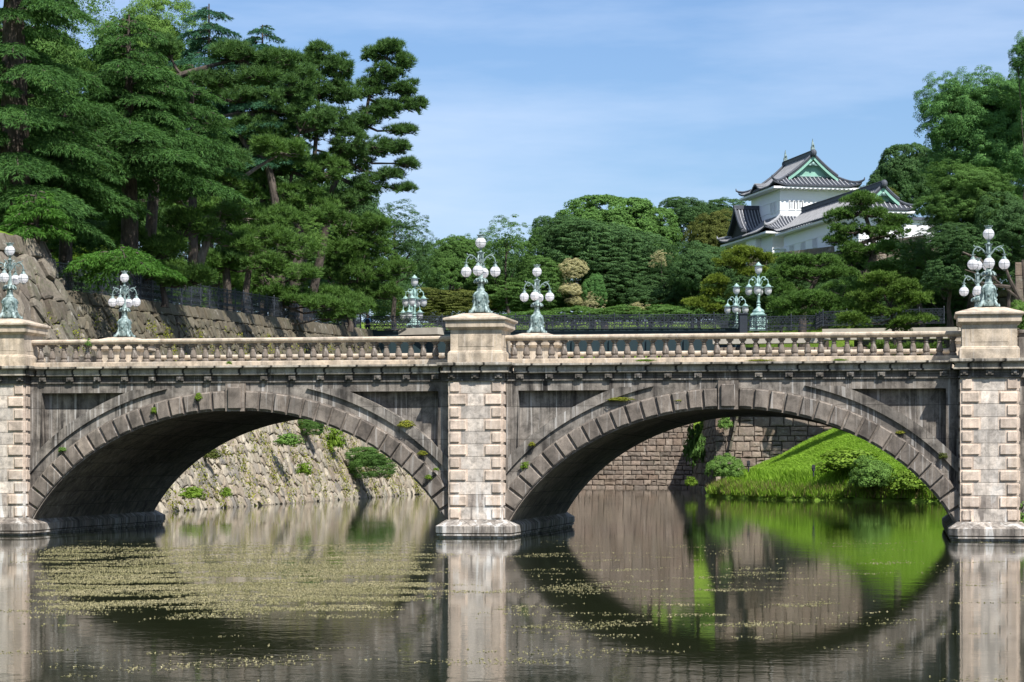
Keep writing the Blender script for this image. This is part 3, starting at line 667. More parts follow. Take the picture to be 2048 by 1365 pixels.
    mb.add(vs, [(j*(g+1)+i, j*(g+1)+i+1, (j+1)*(g+1)+i+1, (j+1)*(g+1)+i) for j in range(g) for i in range(g)], 1)
    me = mb.mesh(name, False)
    return me
def fm_left(d0, d1, extra=0, V=1):
    """u along the wall, v up the batter"""
    k = sqrt(1+.159**2)
    def f(u, v):
        d = d0+u/k; zt = z_top(d)+extra; s_ = v/V
        return ld(lat_base(d)-(WOFF+extra*.35)*s_, d, zt*s_-.12)
    return f
V1 = sqrt(12.3**2+4.5**2)
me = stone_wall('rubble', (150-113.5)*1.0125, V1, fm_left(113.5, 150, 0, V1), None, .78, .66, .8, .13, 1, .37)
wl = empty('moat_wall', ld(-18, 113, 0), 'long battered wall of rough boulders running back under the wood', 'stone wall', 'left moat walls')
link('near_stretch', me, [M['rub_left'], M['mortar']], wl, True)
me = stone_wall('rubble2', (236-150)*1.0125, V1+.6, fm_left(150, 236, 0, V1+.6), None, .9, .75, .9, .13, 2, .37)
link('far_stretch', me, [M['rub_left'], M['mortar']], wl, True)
V2 = sqrt(13.7**2+5.3**2)
me = stone_wall('rubble3', (113.5-88)*1.0125, V2, fm_left(88, 113.5, 2.4, V2), None, 1.25, 1.1, 1.0, .2, 3, .38)
wt = empty('terrace_wall', ld(-22, 100, 0), 'taller mossy block of boulder wall ending in squared corner stones, at the far left', 'stone wall', 'left moat walls')
link('wall_face', me, [M['rub_dark'], M['mortar']], wt, True)
def flat(pa, pb, h, z0=-.1, lean=.12):
    """frontal wall from pa to pb (lateral, distance)"""
    pa, pb = np.array(pa, float), np.array(pb, float); U = np.linalg.norm(pb-pa); t_ = (pb-pa)/U; n_ = np.array([-t_[1], t_[0]])
    def f(u, v):
        q = pa+t_*u+n_*(v*lean); return ld(q[0], q[1], z0+v)
    return U, f
# end face of the taller block (corner stones)
U, f = flat((lat_base(113.5)-.0, 113.6), (lat_base(113.5)-7.5, 113.6), 13.8)
def f_corner(u, v):
    s_ = v/13.75; d = 113.6; return ld(lat_base(d)-5.35*s_-u*1.0, d, 13.75*s_)
mb = MB(); random.seed(5); z = 11.2
# far walls
def wall(nm, label, pa, pb, h, mat, cu, cv, seed, z0=-.2, lean=.1, top=.8, rows=1, topw=1.3, bulge=.1, group='far moat walls'):
    U, f = flat(pa, pb, h, z0, lean); me = stone_wall(nm, U, h, f, None, cu*.8, cv*.8, top*.85, bulge*.75, seed, .34, gap=.02, coursed=mat is not M['rub_left'], rows=rows, topw=topw)
    o = link(nm, me, [mat, M['mortar']]); tag(o, label, 'stone wall', group); return o
wall('cross_wall', 'reddish cut stone wall across the far end of the moat, straight at the water', (4.5, 232), (18.2, 229), 12.2, M['rub_brown'], 1.15, .75, 21, lean=.16)
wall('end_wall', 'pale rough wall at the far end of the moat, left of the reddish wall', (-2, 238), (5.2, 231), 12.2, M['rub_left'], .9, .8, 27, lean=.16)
wall('return_wall', 'steep shaded wall face with creepers, coming towards the grassy bank', (18.0, 229.5), (16.3, 178), 11.5, M['rub_dark'], 1.3, 1.1, 22, lean=.22)
wall('bank_wall', 'brown wall of large squared blocks rising behind the grass slope', (16.0, 178.4), (48, 176), 11.9, M['rub_brown'], 1.15, .8, 23, lean=.12, rows=1)
wall('shaded_wall', 'dark shaded block wall under the trees behind the rightmost lamps', (30, 196), (62, 172), 6.0, M['rub_dark'], 1.5, 1.2, 24, z0=11, lean=.1, group='castle hill walls')
wall('dressed_wall', 'brown squared block wall between the rightmost lamp and the frame edge', (36.2, 163), (52, 160), 6.5, M['rub_brown'], 1.6, 1.15, 25, z0=10.5, rows=5, top=1.15, topw=1.9, lean=.05, group='castle hill walls')
wall('tower_base_wall', 'grey stone base under the long white gallery behind the pines', (24, 236), (38.5, 214.0), 5.5, M['rub_dark'], 1.2, 1.0, 26, z0=18.6, lean=.12, group='castle hill walls')
wall('gable_base_wall', 'stone base under the white wall right of the big pine', (34.5, 214.5), (46, 214.5), 5.5, M['rub_brown'], 1.2, 1.0, 28, z0=17.6, lean=.1, group='castle hill walls')
# coping slab of the right abutment, seen above the rail
cp = MB()
def slab(la0, d0, la1, d1, z0, z1, w_=1.2):
    a, b = ld(la0, d0, z0), ld(la1, d1, z0); t_ = (b-a)/np.linalg.norm(b-a); n_ = np.array([-t_[1], t_[0], 0])*w_
    lo = [a, b, b+n_, a+n_]; cp.loft([lo, [p+np.array([0, 0, z1-z0]) for p in lo]])
slab(15.6, 176, 23.6, 174, 11.75, 12.25); slab(23.7, 173, 33.5, 170.5, 11.9, 12.75); slab(33.6, 170.4, 45, 167.5, 11.9, 12.75)
tag(cp.obj('coping', M['paving']), 'pale stone coping under the ironwork beyond the right end of the balustrade', 'coping')
c2 = MB(); cp = c2; slab(-10.4, 184.5, -6.0, 182.5, 12.9, 13.45); tag(c2.obj('coping', M['paving']), 'short pale coping stone below the twin lamps at the left end of the iron bridge', 'coping')
# boulders at the frame edge by the right pier
random.seed(9)
def boulder(c, r, seed):
    rg = random.Random(seed); bm = bmesh.new(); bmesh.ops.create_icosphere(bm, subdivisions=3, radius=1)
    ph = [(Vector((rg.uniform(-1, 1), rg.uniform(-1, 1), rg.uniform(-1, 1)))*2.2, rg.uniform(0, 6), rg.uniform(.04, .12)) for _ in range(9)]
    for v_ in bm.verts:
        k = 1+sum(a*sin(v_.co.dot(f_)+p_) for f_, p_, a in ph); v_.co = Vector((v_.co.x*r[0]*k, v_.co.y*r[1]*k, v_.co.z*r[2]*k))
    me = bpy.data.meshes.new('boulder'); bm.to_mesh(me); bm.free(); o = link('boulder', me, M['rub_dark']); o.location = c; return o
tag(boulder((18.75, -1.0, .35), (.75, 1.0, .95), 1), 'rounded grey boulder at the water beside the right pier footing', 'boulder')
# ================================================================== IRON RAILINGS
def scroll(mb, cx, cz, r, a0, a1, turns=1, wd=.022, y=0):
    n = max(6, int(abs(a1-a0)/.45)); pts = []
    for i in range(n+1):
        a = a0+(a1-a0)*i/n; rr = r*(1-.75*i/n*(turns > 1)); pts.append((cx+rr*cos(a), cz+rr*sin(a)))
    for i in range(n):
        (xa, za), (xb, zb) = pts[i], pts[i+1]; l_ = math.hypot(xb-xa, zb-za)+1e-9; nx_, nz_ = -(zb-za)/l_*wd, (xb-xa)/l_*wd
        mb.add([(xa-nx_, y-.012, za-nz_), (xb-nx_, y-.012, zb-nz_), (xb+nx_, y-.012, zb+nz_), (xa+nx_, y-.012, za+nz_), (xa-nx_, y+.012, za-nz_), (xb-nx_, y+.012, zb-nz_), (xb+nx_, y+.012, zb+nz_), (xa+nx_, y+.012, za+nz_)],
               [(0, 1, 2, 3), (7, 6, 5, 4), (0, 4, 5, 1), (3, 2, 6, 7)])
def panel_mesh(W_, H_, dense=True):
    mb = MB()
    mb.box((0, -.035, H_-.06), (W_, .035, H_)); mb.box((0, -.025, .04), (W_, .025, .09)); mb.box((0, -.02, H_*.48), (W_, .02, H_*.48+.03)); mb.box((0, -.03, -.04), (W_, .03, .0))
    n = 3 if dense else 2; w_ = W_/n
    for i in range(n):
        cx = (i+.5)*w_; 
        scroll(mb, cx, H_*.72, w_*.30, 0, 2*pi); scroll(mb, cx, H_*.72, w_*.14, 0, 2*pi)
        for s_ in (-1, 1):
            scroll(mb, cx+s_*w_*.36, H_*.86, w_*.13, pi/2, pi/2-s_*4.7); scroll(mb, cx+s_*w_*.36, H_*.58, w_*.13, -pi/2, -pi/2+s_*4.7)
            scroll(mb, cx+s_*w_*.24, H_*.27, w_*.22, pi/2*(1+s_)-.5, pi/2*(1+s_)+6, 2); scroll(mb, cx+s_*w_*.24, H_*.27, w_*.1, 0, 2*pi)
            scroll(mb, cx+s_*w_*.46, H_*.27, w_*.12, 0, 6, 2)
        for k in range(4): mb.box((cx-w_*.375+k*w_*.25-.011, -.01, .05), (cx-w_*.375+k*w_*.25+.011, .01, H_*.5 if k in (0, 3) else H_))
    return mb.mesh('railing_panel')
def post_mesh(H_):
    mb = MB(); mb.box((-.06, -.06, -.05), (.06, .06, .12)); mb.lathe([(.045, .1), (.05, .3), (.035, .34), (.05, .5), (.05, H_-.05), (.065, H_), (.03, H_+.03), (.045, H_+.08), (.03, H_+.12), (.01, H_+.17)], n=8); return mb.mesh('post')
def railing(root, pts, me_p, me_q, W_, mat):
    """pts: world polyline; panels of nominal width W_ with posts"""
    for a, b in zip(pts[:-1], pts[1:]):
        a, b = Vector(a), Vector(b); l_ = (b-a).length; n = max(1, round(l_/W_)); ang = atan2(b.y-a.y, b.x-a.x)
        for i in range(n+1):
            p_ = a.lerp(b, i/n)
            o = link('post', me_q, mat, root); o.location = p_-root.location; o.rotation_euler = (0, 0, ang)
            if i < n:
                o = link('railing_panel', me_p, mat, root); o.location = p_-root.location; o.rotation_euler = (0, -math.asin((b.z-a.z)/l_), ang); o.scale = (l_/n/W_, 1, 1)
pm = panel_mesh(1.93, 1.08); qm = post_mesh(1.08); pm2 = panel_mesh(1.93, 1.32); qm2 = post_mesh(1.30)
lf = empty('iron_fence', ld(-24, 115, 11.4), 'blue black ornamental iron fence along the top of the boulder wall', 'fence')
def topw(d, o=.4): return ld(lat_base(d)-WOFF-o, d, z_top(d)-.05)
railing(lf, [topw(113.9), topw(150), topw(182)], pm2, qm2, 1.93, M['iron'])
ZD = 13.35; D_I = 186.0
ib = empty('iron_bridge', ld(0, D_I, ZD), 'dark iron bridge with scrollwork railing crossing behind the stone bridge', 'bridge')
def ibp(px, d, z=ZD): return ld((px-HX)/F*d, d, z)
dA, dB = 184.0, 181.0
railing(ib, [ibp(738, dA), ibp(1478, dB)], pm, qm, 1.93, M['iron'])
railing(ib, [ibp(738, dA+9), ibp(1478, dB+9)], pm, qm, 1.93, M['iron'])
g = MB(); a, b = ibp(742, dA+.2), ibp(1484, dB+.2); a2, b2 = ibp(742, dA+9), ibp(1484, dB+9)
g.loft([[tuple(q+np.array([0, 0, z])) for q in (a, b, b2, a2)] for z in (-.95, -.05)])
for (u0, u1) in ((a, b),):
    n = 10
    for i in range(n):
        q = u0+(u1-u0)*(i+.5)/n; g.box((q[0]-.12, q[1]-.25, q[2]-2.0), (q[0]+.12, q[1]-.08, q[2]-.9))
    k = np.array([0, 0, 1.0]); f0 = [u0+k*-2.15+np.array([0, -.05, 0]), u1+k*-2.15+np.array([0, -.05, 0]), u1+k*-.9+np.array([0, -.05, 0]), u0+k*-.9+np.array([0, -.05, 0])]
    g.extr(f0, (0, .3, 0)); 
g.obj('girder', M['girder'], ib, world=True)
rf = empty('iron_railing', ibp(1480, 178, 12.3), 'scrollwork iron railing on the pale coping beyond the right half of the balustrade', 'railing')
railing(rf, [ibp(1484, 177, 12.85), ibp(1632, 175, 12.85), ibp(1646, 172, 12.95), ibp(1888, 168.5, 12.95)], pm, qm, 1.93, M['iron'])
gp = MB(); q = ibp(1487, 176.8, 12.2); gp.box((q[0]-.3, q[1]-.3, 12.0), (q[0]+.3, q[1]+.3, 14.1), bev=.04); gp.box((q[0]-.36, q[1]-.36, 14.1), (q[0]+.36, q[1]+.36, 14.2)); gp.obj('end_post', M['iron'], rf, world=True)
# ================================================================== ACORN LAMPS OF THE IRON BRIDGE
def acorn(parent, c, r, nm='globe'):
    g = MB(); x, y, z = c
    g.lathe([(.05, z-1.08*r), (.35*r, z-1.0*r), (.7*r, z-.75*r), (.92*r, z-.3*r), (1.0*r, z+.15*r), (.97*r, z+.6*r), (.86*r, z+.95*r), (.7*r, z+1.05*r), (.1, z+1.08*r)], (x, y, 0), 18)
    o = g.obj(nm, M['globe'], parent, True)
    k = MB(); k.lathe([(.10, z+1.06*r), (1.55*r, z+1.1*r), (1.55*r, z+1.16*r), (.75*r, z+1.3*r), (.7*r, z+1.6*r), (.3*r, z+1.85*r), (.2*r, z+2.1*r), (.03, z+2.15*r)], (x, y, 0), 16)
    k.obj('lamp_cap', M['teal'], o, True); k = MB(); k.lathe([(.03, z-1.25*r), (.3*r, z-1.12*r), (.35*r, z-.98*r)], (x, y, 0), 10); k.obj('finial', M['teal'], o, True); return o
def acorn_lamp():
    R_ = empty('acorn_lamp', (0, 0, 0), 'x', 'street lamp', 'pale green acorn globe lamps of the iron bridge')
    b = MB()
    b.lathe([(.62, 0), (.62, .12), (.56, .18), (.56, .3)], sq=True); b.lathe([(.50, .3), (.58, .5), (.52, 1.0), (.50, 1.15), (.60, 1.2)], n=16)
    for q in range(8):
        a = q*pi/4; b.tube([(r*cos(a), r*sin(a), z) for r, z in ((.66, .25), (.60, .5), (.66, .75), (.56, 1.0), (.60, 1.15))], [.07, .06, .07, .05, .05], 6)
    b.lathe([(.55, 1.18), (.55, 1.28), (.46, 1.34), (.42, 1.40)], sq=True)
    b.lathe([(.42, 1.38), (.46, 1.5), (.40, 1.62), (.24, 1.72), (.16, 1.82), (.12, 1.95)], n=12)
    b.obj('lamp_base', M['teal'], R_, True)
    c = MB(); c.lathe([(.13, 1.9), (.17, 2.0), (.11, 2.08), (.16, 2.2), (.10, 2.35), (.12, 2.7), (.16, 2.78), (.10, 2.9), (.09, 3.5), (.13, 3.7), (.15, 3.9), (.07, 4.1), (.06, 4.25), (.12, 4.35), (.15, 4.40)], n=12)
    c.obj('column', M['teal'], R_, True)
    for q in range(4):
        a = q*pi/2; c_, s_ = cos(a), sin(a); m = MB()
        m.tube([(r*c_, r*s_, z) for r, z in ((.08, 3.75), (.18, 4.0), (.32, 4.18), (.48, 4.16), (.55, 4.0), (.46, 3.9), (.38, 3.98))], [.05, .055, .05, .045, .04, .035, .02], 7)
        m.tube([(r*c_, r*s_, z) for r, z in ((.40, 3.92), (.55, 4.02), (.68, 3.95), (.74, 3.8), (.75, 3.6))], [.045, .045, .045, .04, .04], 7)
        m.tube([(r*c_, r*s_, z) for r, z in ((.1, 3.5), (.22, 3.62), (.3, 3.8), (.22, 3.9))], [.04, .04, .03, .02], 6)
        arm = m.obj('arm', M['teal'], R_, True); acorn(arm, (.75*c_, .75*s_, 3.06), .28)
    acorn(R_, (0, 0, 4.70), .29); return R_
al0 = acorn_lamp()
for i, (px, d, z, sc_, lb) in enumerate((
        (829, 185.6, 12.5, 1.02, 'nearer of the twin acorn globe lamps at the left end of the iron bridge'),
        (823, 195.5, 12.1, 1.0, 'acorn globe lamp half hidden behind its nearer twin'),
        (1517, 178.3, 12.9, 1.02, 'taller acorn globe lamp at the right end of the iron bridge, before the pines'),
        (1473, 190.5, 12.3, 1.0, 'lower acorn globe lamp just left of the taller one before the pines'),
        (650, 186, 12.6, .9, 'acorn globe lamp almost hidden among the pine boughs behind the iron fence'))):
    o = al0 if i == 0 else copytree(al0); o.location = tuple(ibp(px, d, z)); o.scale = (sc_,)*3; o.rotation_euler = (0, 0, TH*-1+.12); o['label'] = lb
# ================================================================== POLICE GUARD ON THE PATH
gx = ld((735-HX)/F*183.3, 183.3, 0); gzv = 12.75
gd = empty('person', (gx[0], gx[1], gzv), 'standing guard in light blue shirt, dark vest, dark trousers and cap at the fence', 'person')
def skin(name, pts, rad, edges, mats, parent, lv=1):
    me = bpy.data.meshes.new(name); me.from_pydata(pts, edges, []); me.materials.append(mats); o = bpy.data.objects.new(name, me); col.objects.link(o); o.parent = parent
    m_ = o.modifiers.new('skin', 'SKIN'); m_.use_smooth_shade = True; o.modifiers.new('sub', 'SUBSURF').levels = lv; o.modifiers['sub'].render_levels = lv
    for i, r in enumerate(rad): me.skin_vertices[0].data[i].radius = r if isinstance(r, tuple) else (r, r)
    me.skin_vertices[0].data[0].use_root = True
    return o
M['skin'] = plain('skin', (.50, .32, .24), .6); M['shirt'] = plain('light blue shirt', (.25, .42, .68), .8); M['navy'] = plain('navy cloth', (.012, .015, .03), .8); M['yel'] = plain('yellow band', (.6, .38, .03), .6)
P_ = [(0, 0, .93), (0, 0, 1.1), (0, 0, 1.28), (0, 0, 1.42), (0, 0, 1.49), (0, -.01, 1.56), (.10, 0, .88), (.12, -.02, .48), (.12, 0, .09), (.12, -.13, .04), (-.10, 0, .88), (-.12, .0, .48), (-.12, .02, .09), (-.12, -.11, .04),
      (.19, 0, 1.40), (.26, .02, 1.13), (.16, -.17, 1.06), (-.19, 0, 1.40), (-.27, .02, 1.13), (-.24, -.10, .90)]
E_ = [(0, 1), (1, 2), (2, 3), (3, 4), (4, 5), (0, 6), (6, 7), (7, 8), (8, 9), (0, 10), (10, 11), (11, 12), (12, 13), (3, 14), (14, 15), (15, 16), (3, 17), (17, 18), (18, 19)]
R_ = [(.15, .11), (.14, .10), (.16, .11), (.12, .09), .05, .05, .085, .06, .042, .035, .085, .06, .042, .035, .055, .042, .03, .055, .042, .03]
skin('body', P_, R_, E_, M['skin'], gd)
skin('shirt', [(0, 0, .96), (0, 0, 1.12), (0, 0, 1.29), (0, 0, 1.42), (.20, 0, 1.40), (.27, .02, 1.12), (-.20, 0, 1.40), (-.28, .02, 1.12)], [(.17, .13), (.16, .12), (.18, .13), (.12, .1), .075, .055, .075, .055], [(0, 1), (1, 2), (2, 3), (3, 4), (4, 5), (3, 6), (6, 7)], M['shirt'], gd)
skin('trousers', [(0, 0, .93), (.10, 0, .86), (.12, -.02, .48), (.12, 0, .08), (-.10, 0, .86), (-.12, 0, .48), (-.12, .02, .08)], [(.17, .13), .105, .08, .065, .105, .08, .065], [(0, 1), (1, 2), (2, 3), (0, 4), (4, 5), (5, 6)], M['navy'], gd)
vs_ = MB(); vs_.loft([[(r1*cos(a), r2*sin(a), z) for a in np.linspace(0, 2*pi, 13)[:-1]] for r1, r2, z in ((.19, .15, 1.02), (.185, .145, 1.15), (.20, .155, 1.30), (.15, .12, 1.42))]); vs_.obj('vest', M['navy'], gd, True)
hd = MB(); hd.sphere((0, -.01, 1.645), .098, 14, 10, 1.22); hd.sphere((0, -.115, 1.635), .018, 6, 5, 1.3); hd.sphere((.1, 0, 1.64), .025, 6, 5, 1.2); hd.sphere((-.1, 0, 1.64), .025, 6, 5, 1.2); hd.obj('head', M['skin'], gd, True)
hc = MB(); hc.lathe([(.105, 1.69), (.11, 1.72), (.135, 1.76), (.12, 1.78), (.02, 1.785)], n=14); hc.box((-.08, -.19, 1.69), (.08, -.06, 1.70)); ca = hc.obj('cap', M['navy'], gd, True)
hb = MB(); hb.lathe([(.112, 1.695), (.116, 1.70), (.116, 1.725), (.112, 1.73)], n=14); hb.obj('cap_band', M['yel'], ca, True)
for s_ in (-1, 1):
    for q in range(3): pass
hands = MB()
for (hx, hy, hz, dx, dy, dz) in ((.16, -.19, 1.06, -.3, -.8, -.1), (-.24, -.12, .88, 0, -.25, -1)):
    d_ = Vector((dx, dy, dz)).normalized(); s2 = d_.orthogonal().normalized(); b_ = Vector((hx, hy, hz)); hands.tube([b_, b_+d_*.05, b_+d_*.09], [.028, .042, .036], 8)
    for q, ln in enumerate((.07, .08, .075, .06)): o_ = b_+d_*.085+s2*(.028-.019*q); hands.tube([o_, o_+d_*ln*.55, o_+d_*ln+Vector((0, 0, -.012))], [.01, .009, .007], 6)
    hands.tube([b_+d_*.03-s2*.03, b_+d_*.06-s2*.06, b_+d_*.09-s2*.062], [.012, .011, .008], 6)
hands.obj('hands', M['skin'], gd, True)
gd.rotation_euler = (0, 0, .3)
# ================================================================== WHITE CASTLE TURRET AND GALLERY
M['tile'] = plain('dark roof tile', (.048, .054, .068), .6, 0, .4, 3)
M['tilerow'] = plain('grey tile row', (.30, .305, .32), .7, 0, .55, 2.5)
M['ridge'] = plain('ridge tile', (.07, .078, .095), .65, 0, .4, 4)
QA = radians(12); Q0 = ld((1560-HX)/F*245, 245, 23.5)
tower = empty('castle_turret', Q0, 'white plastered two storey turret with grey tiled roofs and green copper gable', 'turret', rz=TH+QA)
gal = empty('castle_gallery', Q0, 'long white plastered gallery with tiled roof running from turret to its small gabled end', 'gallery', rz=TH+QA)
def cv(u): return .50*u+.50*u*u            # concave sweep of the roof
def irimoya(root, x0, x1, y0, y1, ze, zr, gf=None, gb=None, zg=None, lift=.45, finial=True, rows=.48, nm='roof'):
    """hip-and-gable roof over the eave rectangle, ridge along y; gf/gb = inset of the front/back gable"""
    xc, hw = (x0+x1)/2, (x1-x0)/2
    def zs(x): return ze+(zr-ze)*cv(max(0, 1-abs(x-xc)/hw))
    def zend(d, g): return ze+(zg-ze)*(.75*min(d/g, 9)+.25*min(d/g, 9)**2)
    def up(x, y):
        cxn = max(0, abs(x-xc)/hw-.62)/.38; d = min(y-y0, y1-y); k = max(0, 1-d/(hw*.42)); return lift*(cxn**2)*(k**2)
    def z(x, y, hi=False):
        a = zs(x)
        if gf and y < y0+gf and not hi: a = min(a, zend(y-y0, gf))
        if gb and y > y1-gb and not hi: a = min(a, zend(y1-y, gb))
        return a+up(x, y)
    nx = 24; X = [x0+(x1-x0)*i/nx for i in range(nx+1)]
    ny = 26; Y = [y0+(y1-y0)*i/ny for i in range(ny+1)]
    for g in ([y0+gf] if gf else [])+([y1-gb] if gb else []): Y += [g-.001, g+.001]
    Y = sorted(Y); mb = MB()
    th = .16
    def sheet(Xs, Ys, fn, th=th):
        n1, n2 = len(Xs), len(Ys); vs = [(x, y, fn(x, y)) for y in Ys for x in Xs]; vs2 = [(x, y, fn(x, y)-th) for y in Ys for x in Xs]; k = n1*n2; fs = []
        for j in range(n2-1):
            for i in range(n1-1):
                a = j*n1+i; fs += [(a, a+1, a+n1+1, a+n1), (k+a+n1, k+a+n1+1, k+a+1, k+a)]
        for i in range(n1-1): fs += [(i, k+i, k+i+1, i+1), ((n2-1)*n1+i, (n2-1)*n1+i+1, k+(n2-1)*n1+i+1, k+(n2-1)*n1+i)]
        for j in range(n2-1): a = j*n1; b = a+n1-1; fs += [(a, a+n1, k+a+n1, k+a), (b, k+b, k+b+n1, b+n1)]
        mb.add(vs+vs2, fs)
    sheet(X, Y, z)
    xs_in = hw*.0
    for side, g in ((0, gf), (1, gb)):
        if not g: continue
        # gable: forward reaching roof edge, copper triangle and barge boards
        s_ = -1 if side == 0 else 1; yg = y0+g if side == 0 else y1-g
        # x where zs == zg
        lo, hi_ = 0, hw
        for _ in range(40):
            m = (lo+hi_)/2
            if zs(xc+m) > zg: lo = m
            else: hi_ = m
        xg = lo; Xg = [xc-xg+2*xg*i/16 for i in range(17)]
        sheet(Xg, sorted((yg, yg+s_*.75)), lambda x, y: zs(x)+.02, .12)
        tr = MB(); poly = [(xc-xg*1.0+2*xg*i/16, yg+s_*.1, zs(xc-xg+2*xg*i/16)-.12) for i in range(17)]
        base = [(xc+xg, yg+s_*.1, zg-.3), (xc-xg, yg+s_*.1, zg-.3)]
        tr.extr(poly+base, (0, .08, 0)); tri = tr.obj('gable', M['vcopper'], root)
        bb = MB()
        for i in range(16):
            (xa, za), (xb, zb) = (Xg[i], zs(Xg[i])), (Xg[i+1], zs(Xg[i+1]))
            yy = yg+s_*.62; bb.extr([(xa, yy, za-.14), (xb, yy, zb-.14), (xb, yy, zb-.52), (xa, yy, za-.52)], (0, s_*.06, 0))
            yy = yg+s_*.3; bb.extr([(xa, yy, za-.30), (xb, yy, zb-.30), (xb, yy, zb-.62), (xa, yy, za-.62)], (0, s_*.04, 0))
        bb.obj('barge_board', M['vcopper'], tri)
        ge = MB(); hz = zr-.5-(zr-zg)*.22
        ge.sphere((xc, yg+s_*.55, hz), .20*min(1, hw/5+.3), 10, 7, 1.2)
        for q in (-1, 1): ge.tube([(xc+q*.1, yg+s_*.5, hz), (xc+q*.35, yg+s_*.5, hz-.12), (xc+q*.6, yg+s_*.5, hz-.08), (xc+q*.8, yg+s_*.5, hz-.25)], [.12, .1, .08, .03], 6)
        ge.box((xc-xg*.72, yg+s_*.16-.04, zg+.03), (xc+xg*.72, yg+s_*.16+.04, zg+.12))
        ge.obj('gable_ornament', M['dark'] if hw < 3 else M['teal'], tri)
    roof = mb.obj(nm, M['tile'], root)
    # tile rows running down the slopes
    tr = MB(); n = int((y1-y0)/rows)
    for i in range(n+1):
        y = y0+.08+(y1-y0-.16)*i/n
        for s_ in (-1, 1):
            pts = []
            for k in range(9):
                x = xc+s_*hw*(k/8); zz = zs(x)
                if (gf and y < y0+gf and zs(x) > zend(y-y0, gf)) or (gb and y > y1-gb and zs(x) > zend(y1-y, gb)): continue
                pts.append((x, y, z(x, y)+.04))
            if len(pts) > 1: tr.tube(pts, .075, 4)
    for side, g in ((0, gf), (1, gb)):
        if not g: continue
        m = int((x1-x0)/rows)
        for i in range(m+1):
            x = x0+.1+(x1-x0-.2)*i/m; pts = []
            for k in range(7):
                y = (y0+(g-.12)*k/6) if side == 0 else (y1-(g-.12)*k/6)
                if zs(x) < zend(g*k/6, g)-.02: break
                pts.append((x, y, z(x, y)+.04))
            if len(pts) > 1: tr.tube(pts, .075, 4)
    tr.obj('tile_rows', M['tilerow'], roof)
    # ridges
    rg = MB(); ya, yb = y0+(gf-.75 if gf else 0), y1-(gb-.75 if gb else 0)
    rg.box((xc-.17, ya, zr-.05), (xc+.17, yb, zr+.42), bev=.04); rg.box((xc-.23, ya-.02, zr+.36), (xc+.23, yb+.02, zr+.46), bev=.03)
    for side, g in ((0, gf), (1, gb)):
        if not g: continue
        yg = (y0+g) if side == 0 else y1-g
        s_ = -1 if side == 0 else 1; yb_ = yg+s_*.55
        for q in (-1, 1):
            rg.tube([(xc+q*xg*k/8, yb_, zs(xc+q*xg*k/8)+.14) for k in range(9)], .15, 6)
            pts = []
            for k in range(9):
                u = k/8; yy = yg+(y0-yg)*u if side == 0 else yg+(y1-yg)*u; dd = (yy-y0) if side == 0 else (y1-yy)
                # hip line: zs(x) == zend
                zt = zend(dd, g); a0, a1 = 0, hw
                for _ in range(30):
                    m_ = (a0+a1)/2
                    if zs(xc+m_) > zt: a0 = m_
                    else: a1 = m_
                xx = xc+q*a0; pts.append((xx, yy, z(xx, yy)+.12))
            rg.tube(pts, [.15]*8+[.12], 6); e = Vector(pts[-1]); rg.tube([e, e+Vector((q*.18, s_*.18, .12)), e+Vector((q*.22, s_*.22, .38))], [.12, .1, .04], 6)
        rg.sphere((xc, yb_+s_*.25, zr+.15), .34, 10, 7, 1.2)
    rg.obj('ridge', M['ridge'], roof)
    if finial:
        for yy in (ya+.25, yb-.25):
            f = MB(); f.tube([(xc, yy, zr+.4), (xc, yy+.05, zr+.75), (xc, yy-.02, zr+1.0), (xc, yy+.12, zr+1.3), (xc, yy+.05, zr+1.75)], [.26, .24, .17, .10, .02], 8)
            f.tube([(xc, yy+.05, zr+1.0), (xc, yy+.3, zr+1.25), (xc, yy+.25, zr+1.45)], [.08, .05, .02], 6); f.tube([(xc, yy-.05, zr+.8), (xc, yy-.28, zr+1.0), (xc, yy-.26, zr+1.2)], [.08, .05, .02], 6)
            f.obj('roof_finial', M['copper'], roof)
    # white plastered eave underside with rafter ends
    ov = 1.0; sf = MB()
    for (a, b) in (((x0+.12, y0+.12), (x1-.12, y0+ov+.1)), ((x0+.12, y1-ov-.1), (x1-.12, y1-.12)), ((x0+.12, y0+ov+.1), (x0+ov+.1, y1-ov-.1)), ((x1-ov-.1, y0+ov+.1), (x1-.12, y1-ov-.1))):
        sf.box((a[0], a[1], ze-.34), (b[0], b[1], ze-.19))
    m = int((x1-x0)/.5)
    for i in range(m): x = x0+.25+(x1-x0-.5)*i/(m-1); sf.box((x-.13, y0+.08, ze-.44), (x+.13, y0+ov, ze-.33), bev=.03); sf.box((x-.13, y1-ov, ze-.44), (x+.13, y1-.08, ze-.33), bev=.03)
    m = int((y1-y0)/.5)
    for i in range(m): y = y0+.25+(y1-y0-.5)*i/(m-1); sf.box((x0+.08, y-.13, ze-.44), (x0+ov, y+.13, ze-.33), bev=.03); sf.box((x1-ov, y-.13, ze-.44), (x1-.08, y+.13, ze-.33), bev=.03)
    sf.obj('eaves', M['whitetrim'], roof)
    return roof
def body(root, x0, x1, y0, y1, z0, z1, bands=(), nm='wall'):
    mb = MB(); mb.box((x0, y0, z0), (x1, y1, z1))
    for (a, b) in bands: mb.box((x0-.05, y0-.05, a), (x1+.05, y1+.05, b))
    return mb.obj(nm, M['white'], root)
